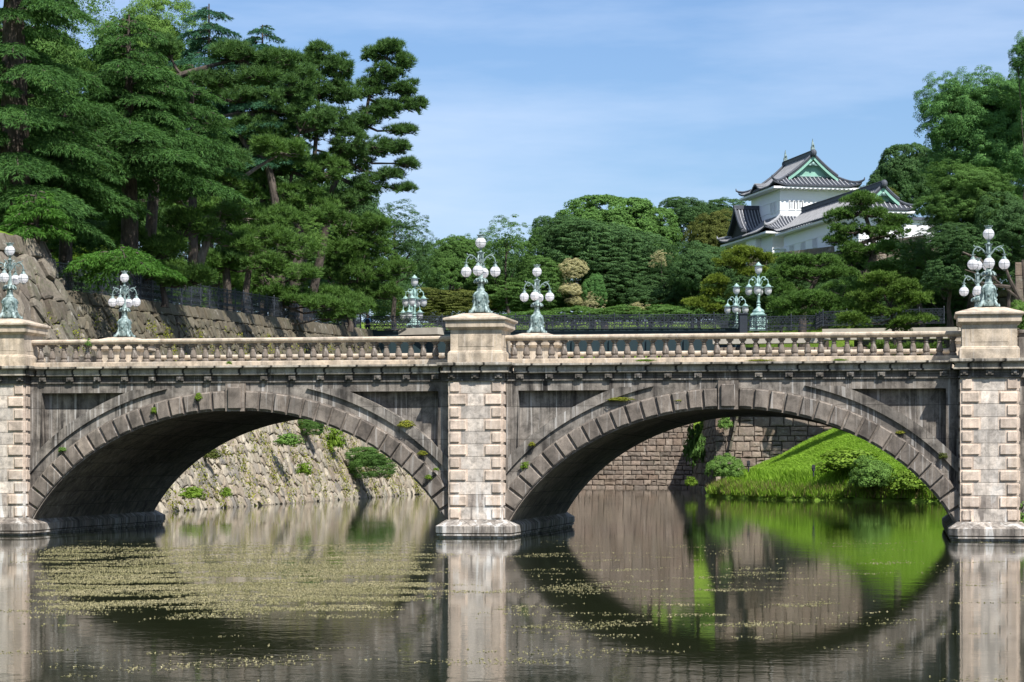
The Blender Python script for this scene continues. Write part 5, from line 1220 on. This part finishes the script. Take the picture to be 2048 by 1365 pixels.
broad('broadleaf_tree', 'airy tree with sky showing through, right of the ragged pine', 'tree', 200, [(790, 455, 68, 45), (825, 500, 42, 50), (760, 520, 60, 50)], 'leaf_dark', 'loose', GB)
broad('understory_tree', 'lime green saplings in the shade behind the long low cedar spray', 'tree', 150, [(200, 520, 70, 40), (120, 510, 60, 36)], 'leaf_lime', 'loose', GB)
broad('understory_tree', 'fresh green sapling behind the bent pine foot', 'tree', 152, [(440, 540, 50, 36), (360, 560, 44, 26)], 'leaf_bright', 'loose', GB)
broad('understory_tree', 'yellow green sapling between the pine trunks above the iron fence', 'tree', 158, [(540, 540, 40, 30), (500, 500, 36, 30), (630, 480, 36, 36)], 'leaf_bright', 'loose', GB)
broad('understory_tree', 'dark undergrowth along the wood edge behind the fence', 'tree', 176, [(300, 560, 110, 50), (470, 590, 110, 44), (620, 600, 90, 40)], 'leaf_dark', 'mid', GB)
broad('understory_tree', 'dark undergrowth behind the tall mossy wall', 'tree', 135, [(60, 440, 90, 46), (160, 480, 70, 50), (100, 380, 80, 60)], 'leaf_dark', 'mid', GB)
# ---- rise behind the iron bridge
H = [('cherry_tree', 'low olive brown cherry tree with a wide flat crown behind the iron bridge lamps', 208, [(885, 612, 85, 42), (800, 615, 55, 36)], 'leaf_olive', 'feather'),
     ('broadleaf_tree', 'mid green tree rising just left of the tall central lamp', 238, [(900, 528, 52, 60), (925, 500, 30, 30)], 'leaf_mid', 'mid'),
     ('broadleaf_tree', 'airy tree with sky gaps behind the top of the central lamp', 240, [(1015, 490, 58, 48), (965, 520, 45, 45)], 'leaf_mid', 'loose'),
     ('broadleaf_tree', 'mid green tree low behind the central lamp column', 222, [(965, 575, 60, 45), (1030, 590, 60, 42)], 'leaf_mid', 'feather'),
     ('broadleaf_tree', 'dark green tree between the airy one and the big bright dome', 246, [(1092, 480, 42, 50), (1120, 465, 40, 36)], 'leaf_dark', 'mid'),
     ('broadleaf_tree', 'great bright green dome, the largest crown on the rise', 268, [(1215, 470, 112, 86), (1290, 480, 76, 74), (1150, 490, 60, 60), (1320, 530, 42, 48)], 'leaf_dome', 'dome'),
     ('broadleaf_tree', 'wide dark layered tree in front of the bright dome', 236, [(1180, 500, 92, 72), (1260, 520, 80, 72), (1220, 570, 90, 56)], 'leaf_dark', 'feather'),
     ('broadleaf_tree', 'mid green tree below the dark layered one, left of the cream blossom', 220, [(1080, 560, 52, 56), (1075, 605, 50, 30)], 'leaf_mid', 'feather'),
     ('broadleaf_tree', 'dark skyline tree between the bright dome and the turret', 272, [(1385, 438, 52, 44), (1350, 410, 26, 18), (1440, 432, 56, 38)], 'leaf_dark', 'mid'),
     ('broadleaf_tree', 'grey green tree below the skyline, left of the turret', 262, [(1440, 470, 55, 55), (1410, 500, 50, 50)], 'leaf_olive', 'mid'),
     ('broadleaf_tree', 'dark mid tree behind the yellow pine', 238, [(1400, 540, 60, 62), (1450, 560, 60, 60)], 'leaf_dark', 'mid'),
     ('broadleaf_tree', 'dark green tree low between the cream blossom trees', 226, [(1300, 590, 70, 44), (1350, 570, 40, 50)], 'leaf_dark', 'mid'),
     ('blossom_tree', 'tree with a round cream blossom head, top of the pale row', 217, [(1148, 541, 26, 21), (1160, 530, 12, 12)], 'leaf_cream', 'camphor'),
     ('blossom_tree', 'cream blossom tree directly under the round headed one', 216, [(1141, 581, 23, 17), (1150, 603, 18, 12)], 'leaf_cream', 'camphor'),
     ('blossom_tree', 'cream blossom mixed with green leaves, right of the pale pair', 215, [(1180, 606, 22, 18)], 'leaf_cream', 'loose'),
     ('broadleaf_tree', 'glossy dark tree between the cream blossoms', 219, [(1190, 580, 28, 36)], 'leaf_cam', 'mid'),
     ('blossom_tree', 'small pale blossom patch on the right skirt of the dark layered tree', 222, [(1322, 520, 20, 16), (1310, 600, 18, 12)], 'leaf_cream', 'loose'),
     ('blossom_tree', 'small pale blossom just above the middle of the iron railing', 212, [(1277, 617, 20, 10)], 'leaf_cream', 'loose'),
     ('hedge', 'bright green shrubs along the iron railing', 205, [(1150, 636, 64, 20), (1240, 636, 60, 20), (1060, 642, 60, 18)], 'leaf_mid', 'bush'),
     ('hedge', 'green shrubs behind the iron railing right of the middle', 205, [(1340, 636, 64, 22), (1430, 630, 60, 26)], 'leaf_mid', 'bush')]
for nm, lb, d, lobes, mt, pr in H:
    if d < 237: d = 237+(d-205)*.3
    broad(nm, lb, 'blossom tree' if nm[0:3] == 'blo' else ('hedge' if nm == 'hedge' else 'tree'), d, lobes, mt, pr, GH if nm != 'hedge' else None)
# ---- castle hill and right side
R2 = [('broadleaf_tree', 'dark rounded tree on the skyline right of the turret', 243, [(1812, 350, 62, 68), (1770, 372, 36, 38), (1850, 370, 50, 70)], 'leaf_dark', 'dome'),
      ('broadleaf_tree', 'rusty olive shrub tree peeping between turret and gallery gable', 236, [(1752, 388, 34, 18), (1725, 402, 24, 14)], 'leaf_olive', 'mid'),
      ('camphor_tree', 'huge rounded camphor towering at the right frame edge', 178, [(1945, 265, 98, 92), (1985, 205, 78, 60), (1900, 215, 56, 60), (2040, 290, 80, 120), (1900, 330, 50, 50), (2050, 190, 44, 56), (1985, 340, 80, 70)], 'leaf_cam', 'camphor'),
      ('broadleaf_tree', 'topmost broken leaf clumps at the right frame edge above the camphor', 172, [(2052, 98, 24, 22), (2036, 128, 16, 13), (2070, 130, 40, 60)], 'leaf_cam', 'camphor'),
      ('broadleaf_tree', 'brighter glossy tree below the camphor, right of the gallery', 174, [(1905, 415, 66, 46), (1940, 370, 74, 44), (1892, 440, 36, 34), (1975, 420, 64, 60)], 'leaf_mid', 'camphor'),
      ('broadleaf_tree', 'dark tree in shade behind the rightmost lamp', 172, [(2020, 450, 70, 70), (1950, 500, 76, 46), (2040, 540, 40, 40), (1895, 555, 56, 40), (1900, 480, 50, 36)], 'leaf_dark', 'mid'),
      ('broadleaf_tree', 'dark twiggy tree between the big pine and the rightmost lamp', 178, [(1890, 490, 62, 38), (1845, 510, 50, 34)], 'leaf_dark', 'loose'),
      ('broadleaf_tree', 'olive scrub on the slope under the white gallery', 208, [(1560, 560, 60, 40), (1650, 560, 70, 40), (1740, 560, 70, 40)], 'leaf_dark', 'mid'),
      ('shrub', 'bright shrub at the right frame edge beside the last pedestal cap', 150, [(2042, 632, 26, 26), (2062, 650, 30, 40)], 'leaf_bright', 'bush')]
for nm, lb, d, lobes, mt, pr in R2: broad(nm, lb, 'shrub' if nm == 'shrub' else 'tree', d, lobes, mt, pr, GR if nm != 'shrub' else None)
pine('yellow green cloud pruned pine left of the iron bridge right end lamps', 204, [(1512, 640), (1505, 590), (1488, 545)],
     [(1492, 508, 32, 8, 6), (1532, 520, 22, 7, 4), (1462, 528, 30, 8, 5), (1505, 545, 34, 8, 5), (1442, 566, 28, 9, 5), (1420, 588, 24, 8, 4), (1478, 598, 34, 9, 5), (1398, 610, 24, 7, 4), (1440, 620, 34, 7, 4), (1525, 580, 22, 8, 3)], 'pine_yel', .28, GP, 31)
pine('big black pine with cloud shaped pads standing in front of the white gallery', 198, [(1722, 640), (1722, 600), (1730, 560), (1748, 505), (1738, 455), (1725, 415)],
     [(1718, 402, 34, 12, 8), (1686, 432, 28, 11, 6), (1745, 428, 28, 10, 5), (1783, 446, 32, 11, 7), (1700, 466, 40, 11, 7), (1762, 470, 44, 11, 8), (1668, 484, 26, 8, 4), (1732, 500, 52, 11, 9), (1690, 524, 34, 10, 6)], 'pine', .62, GP, 32)
pine('group leader pine with flat pads under the middle of the gallery', 194, [(1605, 640), (1612, 600), (1630, 565), (1645, 545)],
     [(1590, 524, 34, 9, 7), (1640, 526, 34, 9, 7), (1602, 550, 44, 11, 8), (1550, 548, 28, 10, 5), (1665, 548, 44, 12, 8), (1562, 580, 44, 11, 7)], 'pine', .4, GP, 33)
pine('low spreading pine just right of the iron bridge lamps', 186, [(1650, 640), (1640, 620), (1625, 605)],
     [(1620, 600, 54, 10, 9), (1700, 575, 46, 12, 8), (1565, 612, 36, 8, 5), (1680, 615, 44, 8, 7), (1590, 630, 50, 6, 5)], 'pine', .3, GP, 34)
pine('dark green pine reaching right towards the shaded wall', 186, [(1845, 640), (1832, 590), (1822, 545)],
     [(1800, 500, 46, 12, 8), (1838, 528, 42, 12, 8), (1852, 570, 30, 9, 6), (1785, 540, 36, 10, 6), (1820, 560, 40, 9, 6)], 'pine', .34, GP, 35)
pine('nearest small pine, fresh green, rooted on the bank just behind the balustrade', 162, [(1795, 735), (1790, 690), (1786, 650), (1780, 612)],
     [(1757, 560, 28, 8, 6), (1790, 578, 40, 9, 8), (1742, 596, 34, 8, 6), (1822, 602, 34, 9, 6), (1708, 642, 26, 6, 4), (1765, 626, 36, 8, 6), (1832, 642, 36, 7, 6), (1795, 655, 26, 6, 3), (1760, 700, 34, 7, 4), (1840, 705, 40, 7, 5)], 'pine_mid', .26, GP, 36)
# bare branched tree right of the shaded wall
bt = MB(); q0 = ld(36.5, 158, 10.6)
for pts_ in ([(2060, 650), (2040, 600), (1990, 560), (1930, 540)], [(2040, 600), (2020, 560), (2005, 520)], [(1990, 560), (1960, 520), (1925, 505)], [(2060, 650), (2050, 590), (2045, 520)], [(2020, 575), (1975, 570), (1945, 560)]):
    bt.tube([at(x, y, 158) - q0 for x, y in pts_], [.16, .12, .08, .04][:len(pts_)], 6)
br_ = empty('bare_tree', q0, 'crooked dark branches of a nearly bare tree behind the rightmost pedestal', 'tree'); bt.obj('trunk', M['bark'], br_, True)
# ---- shrubs on walls and bank
def shrub(name, label, cat, px, py, d, rx, ry, mat, proto='bush', group=None):
    c = at(px, py, d); o = link(name, PR[proto], M[mat]); setmat(o, M[mat]); o.location = c; o.scale = (rx/F*d, rx/F*d*.8, ry/F*d); o.rotation_euler = (0, 0, px*.37); return tag(o, label, cat, group)
GW = 'plants rooted in the moat wall'
shrub('wall_shrub', 'dark leafy shrub hanging from the boulder wall under the left arch crown', 'shrub', 622, 852, 150, 30, 24, 'leaf_mid', 'feather', GW)
shrub('wall_shrub', 'light green shrub in the middle of the boulder wall under the left arch', 'shrub', 578, 884, 140, 27, 16, 'leaf_bright', 'bigleaf', GW)
shrub('wall_shrub', 'broad leaved creeper on the boulder wall, right of the dark shrub', 'shrub', 668, 886, 156, 22, 30, 'leaf_lime', 'bigleaf', GW)
shrub('wall_shrub', 'largest dark green bush on the boulder wall, near the right foot of the left arch', 'shrub', 738, 925, 160, 50, 40, 'leaf_mid', 'feather', GW)
shrub('wall_shrub', 'small bright weed under the light green wall shrub', 'shrub', 608, 942, 135, 17, 16, 'leaf_lime', 'bigleaf', GW)
shrub('wall_shrub', 'yellowish weeds low on the boulder wall at the left of the arch opening', 'shrub', 384, 990, 117, 26, 15, 'leaf_lime', 'bigleaf', GW)
shrub('wall_shrub', 'fern clump right of the yellowish weeds on the boulder wall', 'shrub', 452, 988, 120, 12, 12, 'leaf_lime', 'bigleaf', GW)
shrub('wall_shrub', 'dark moss clump high on the wall beside the arch soffit', 'shrub', 425, 912, 126, 18, 14, 'leaf_olive', 'bigleaf', GW)
shrub('wall_shrub', 'green creeper on the shaded corner of the return wall under the right arch', 'shrub', 1390, 900, 190, 22, 52, 'leaf_mid', 'bigleaf', GW)
shrub('wall_shrub', 'bright leafy sprig on the wall just under the right arch crown', 'shrub', 1450, 850, 178, 15, 17, 'leaf_bright', 'bigleaf', GW)
shrub('bank_bush', 'rounded bush at the left tip of the grassy bank', 'bush', 1452, 946, 166, 32, 32, 'leaf_bright')
shrub('bank_bush', 'large dark rounded bush at the water on the grassy bank', 'bush', 1745, 963, 149, 55, 42, 'leaf_bright')
shrub('bank_bush', 'small bright bush at the water left of the grassy bank tip', 'bush', 1382, 966, 180, 13, 12, 'leaf_lime', 'bigleaf')
shrub('ground_cover', 'bright leafy ground cover mound above the dark rounded bush', 'ground cover', 1700, 928, 153, 64, 28, 'leaf_lime', 'bigleaf', None)
shrub('ground_cover', 'bright leafy ground cover right of the dark rounded bush', 'ground cover', 1820, 970, 148, 46, 30, 'leaf_lime', 'bigleaf', None)
shrub('vine', 'broad leaved green vine spilling to the water beside the right pier', 'vine', 2032, 1042, 73.5, 26, 34, 'leaf_bright', 'bigleaf')
# garden spot lights on the bank
for i, (px, py, d, lb) in enumerate(((1497, 934, 158, 'small black post light near the left tip of the grassy bank'), (1627, 943, 150.5, 'small black post light beside the ground cover on the bank'))):
    c = at(px, py, d); m = MB(); m.lathe([(.05, -.35), (.05, 0), (.11, .03), (.12, .2), (.10, .42), (.02, .44)], n=10); m.box((-.1, -.13, .2), (.1, -.09, .4)); o = m.obj('spot_light', M['dark'], None, True); o.location = c; tag(o, lb, 'garden light', 'black post lights on the grassy bank')
# ---- grass of the bank, reeds, floating weed
r = np.random.default_rng(3)
n = 420000; la = r.uniform(13, 42, n); dd = r.uniform(143, 182, n); sd = shore_dist(la, dd); k = (sd > .1) & (sd < 15); la, dd = la[k], dd[k]; zz = height(la, dd)
Pg = C0[None]+FW[None]*dd[:, None]+RT[None]*la[:, None]; Pg[:, 2] = zz; hh = .10*r.uniform(.6, 1.5, len(la)); lean = r.normal(size=(len(la), 3))*.12; lean[:, 2] = hh; sdv = unit(np.cross(lean, r.normal(size=lean.shape)))*.022
tag(link('grass', npmesh('grass', np.stack([Pg-sdv, Pg+sdv, Pg+lean], 1)), M['grass']), 'bright green grass on the sloping bank under the right arch', 'grass', None, 'stuff')
def strip(n, s0, s1, h0, h1, w_, lat0, lat1):
    la = r.uniform(lat0, lat1, n*12); dd = r.uniform(143, 187, n*12); sd = shore_dist(la, dd); k = (sd > s0) & (sd < s1); la, dd = la[k][:n], dd[k][:n]
    P = C0[None]+FW[None]*dd[:, None]+RT[None]*la[:, None]; P[:, 2] = height(la, dd); h = r.uniform(h0, h1, len(la)); l_ = r.normal(size=(len(la), 3))*.25*h[:, None]; l_[:, 2] = h*.8; l_ += -FW*.3*h[:, None]
    s_ = unit(np.cross(l_, r.normal(size=l_.shape)))*w_; return np.stack([P-s_, P+s_, P+l_], 1)
tag(link('shore_grass', npmesh('shore_grass', strip(9000, -.1, 1.1, .3, .95, .03, 13, 40)), M['reed']), 'dry and green grass tufts hanging along the waterline of the bank', 'grass', None, 'stuff')
tag(link('shore_herbs', npmesh('shore_herbs', strip(22000, -.1, 2.8, .25, .7, .06, 13, 40)), M['grass']), 'tall fresh herbs just above the waterline of the bank', 'grass', None, 'stuff')
# moss and weeds in the joints of the left wall
n = 11000; u = r.uniform(0, 90, n); v = r.uniform(.02, .9, n)**1.2; dd = 108+u; cl_ = np.sin(u*.8+v*7)+np.sin(u*2.1-v*13+2)+r.normal(size=n)*.4; k = cl_ > .55; dd, v = dd[k], v[k]
zt = z_top(dd); la = lat_base(dd)-WOFF*v+.18; P = C0[None]+FW[None]*dd[:, None]+RT[None]*la[:, None]; P[:, 2] = zt*v
ci = np.repeat(np.arange(len(P)), 7); Q = P[ci]+r.normal(size=(len(ci), 3))*np.array([.16, .16, .12]); tag(link('wall_moss', npmesh('wall_moss', leaves(Q, r.normal(size=Q.shape)+RT, .12*r.uniform(.6, 1.4, len(Q)))), M['moss']), 'moss and small weeds growing in the joints of the boulder wall', 'moss', None, 'stuff')
# floating pondweed: small upright tips in wind-drawn mats
def noise2(x, y, seed, s):
    rr = np.random.default_rng(seed); o = 0
    for i in range(9):
        a = rr.uniform(0, 6.28); f_ = s*rr.uniform(.6, 2.6); o = o+np.sin(x*f_*cos(a)*.55+y*f_*sin(a)*1.0+rr.uniform(0, 6.28))
    return o/3
n = 1500000; px = r.uniform(-40, 2090, n); py = 1082+(1365-1082)*r.uniform(0, 1, n)**1.0
d_ = F*CH/(py-HY); la = (px-HX)/F*d_; nz_ = noise2(la, d_*.9, 5, 1.3)+.75*noise2(la, d_, 8, 4.5)+.35*noise2(la, d_, 9, 14)
def bell(a, b, s, x): return 1/(1+np.exp(-(x-a)/s))*(1-1/(1+np.exp(-(x-b)/s)))
main = bell(70, 870, 40, px)*bell(1088, 1228, 10, py)*(1-.35*bell(1225, 1300, 10, py)); side = .36*bell(1020, 1450, 80, px)*bell(1130, 1290, 25, py)+.22*bell(100, 1600, 120, px)*bell(1240, 1330, 20, py)+.25*bell(1450, 1750, 60, px)*bell(1150, 1185, 8, py)+.06
k = nz_+r.normal(size=n)*.22 > 1.75-2.6*np.maximum(main*.9, side*.86); k &= r.uniform(0, 1, n) < np.where(main > .5, .42, .14)*np.clip((1300-py)/120, .15, 1.2)
la, d2 = la[k], d_[k]; P = C0[None]+FW[None]*d2[:, None]+RT[None]*la[:, None]; P[:, 2] = 0; m = len(P)
k = ~((P[:, 1] > -1.3))
P = P[k]; m = len(P); h = r.uniform(.004, .022, m)*np.clip(d2[:m]/55, .45, 1.2) if 0 else r.uniform(.003, .016, m); wv = r.uniform(.005, .013, m)[:, None]*RT[None]+r.normal(size=(m, 3))*np.array([.006, .006, 0]); up = np.stack([r.normal(size=m)*.01, r.normal(size=m)*.01, h], 1); bk = FW[None]*r.uniform(.01, .03, m)[:, None]
A_ = np.stack([P-wv, P+wv, P+wv*.4+up, P-wv*.4+up], 1); A_[:, 0:2, 2] -= .01; B_ = np.stack([P-wv*1.3, P+wv*1.3, P+wv+bk, P-wv+bk], 1); B_[..., 2] += .006
print('weed', m); tag(link('pondweed', npmesh('pondweed', np.concatenate([A_, B_])), M['weed']), 'straw coloured pondweed tips floating in drifts on the dark water', 'pondweed', None, 'stuff')
# ---- little plants rooted in the bridge stone
GF = 'small ferns and weeds rooted in the bridge stonework'
for i, (px, py, yy, rx, ry, mt, lb) in enumerate((
        (397, 796, -.30, 7, 10, 'leaf_lime', 'small fern growing on the ring stones left of the left keystone'), (308, 823, -.30, 6, 8, 'leaf_lime', 'small fern lower down the left ring, left of its fellow'),
        (125, 901, -.2, 9, 6, 'leaf_bright', 'grass tuft on the moulding near the left pier'), (812, 851, -.2, 16, 10, 'moss', 'yellow green tuft on the moulding above the left arch right haunch'),
        (845, 908, -.2, 10, 6, 'moss', 'mossy tuft at the top of the ring stones left of the middle pier'), (857, 956, -.3, 7, 6, 'leaf_lime', 'green tuft on the low ring stones left of the middle pier'), (872, 940, -.3, 6, 4, 'leaf_lime', 'tiny green tuft near the foot of the left arch right side'),
        (1050, 934, -.2, 8, 10, 'leaf_lime', 'green fern on the ring right beside the middle pier'), (1064, 890, -.2, 6, 6, 'moss', 'small tuft in the corner of the moulding right of the middle pier'), (1240, 800, -.16, 26, 5, 'moss', 'low strip of moss along the top of the right arch ring'),
        (1358, 802, -.16, 10, 4, 'moss', 'moss patch above the right arch ring left of the keystone'), (1886, 914, -.2, 9, 8, 'leaf_olive', 'olive tuft on the moulding beside the right pier'), (1800, 866, -.16, 9, 4, 'moss', 'moss line on the right haunch of the right arch'),
        (74, 1000, -.1, 6, 28, 'leaf_lime', 'green weeds climbing the joint between left pier and arch'), (178, 688, .3, 7, 10, 'leaf_bright', 'leafy sprig among the balusters at the far left'), (458, 727, -.18, 6, 4, 'leaf_lime', 'tiny weed on the cornice ledge over the left arch'),
        (1290, 722, -.1, 20, 3, 'leaf_lime', 'row of weeds on the cornice ledge right of the middle pedestal'), (1520, 722, -.1, 26, 3, 'moss', 'row of weeds on the cornice ledge over the right keystone'), (1680, 721, -.1, 14, 3, 'leaf_lime', 'short weeds on the cornice ledge over the right haunch'))):
    t_ = (px-HX)/F; dirx = FW+RT*t_; dep = (yy-C0[1])/dirx[1]; c = at(px, py, dep); o = link('stone_weed', PR['bigleaf'], M[mt]); setmat(o, M[mt]); o.location = c; o.scale = (rx/F*dep, min(rx, 8)/F*dep, ry/F*dep); o.rotation_euler = (0, 0, i*.7 if rx < 15 else 0); tag(o, lb, 'weed', GF)
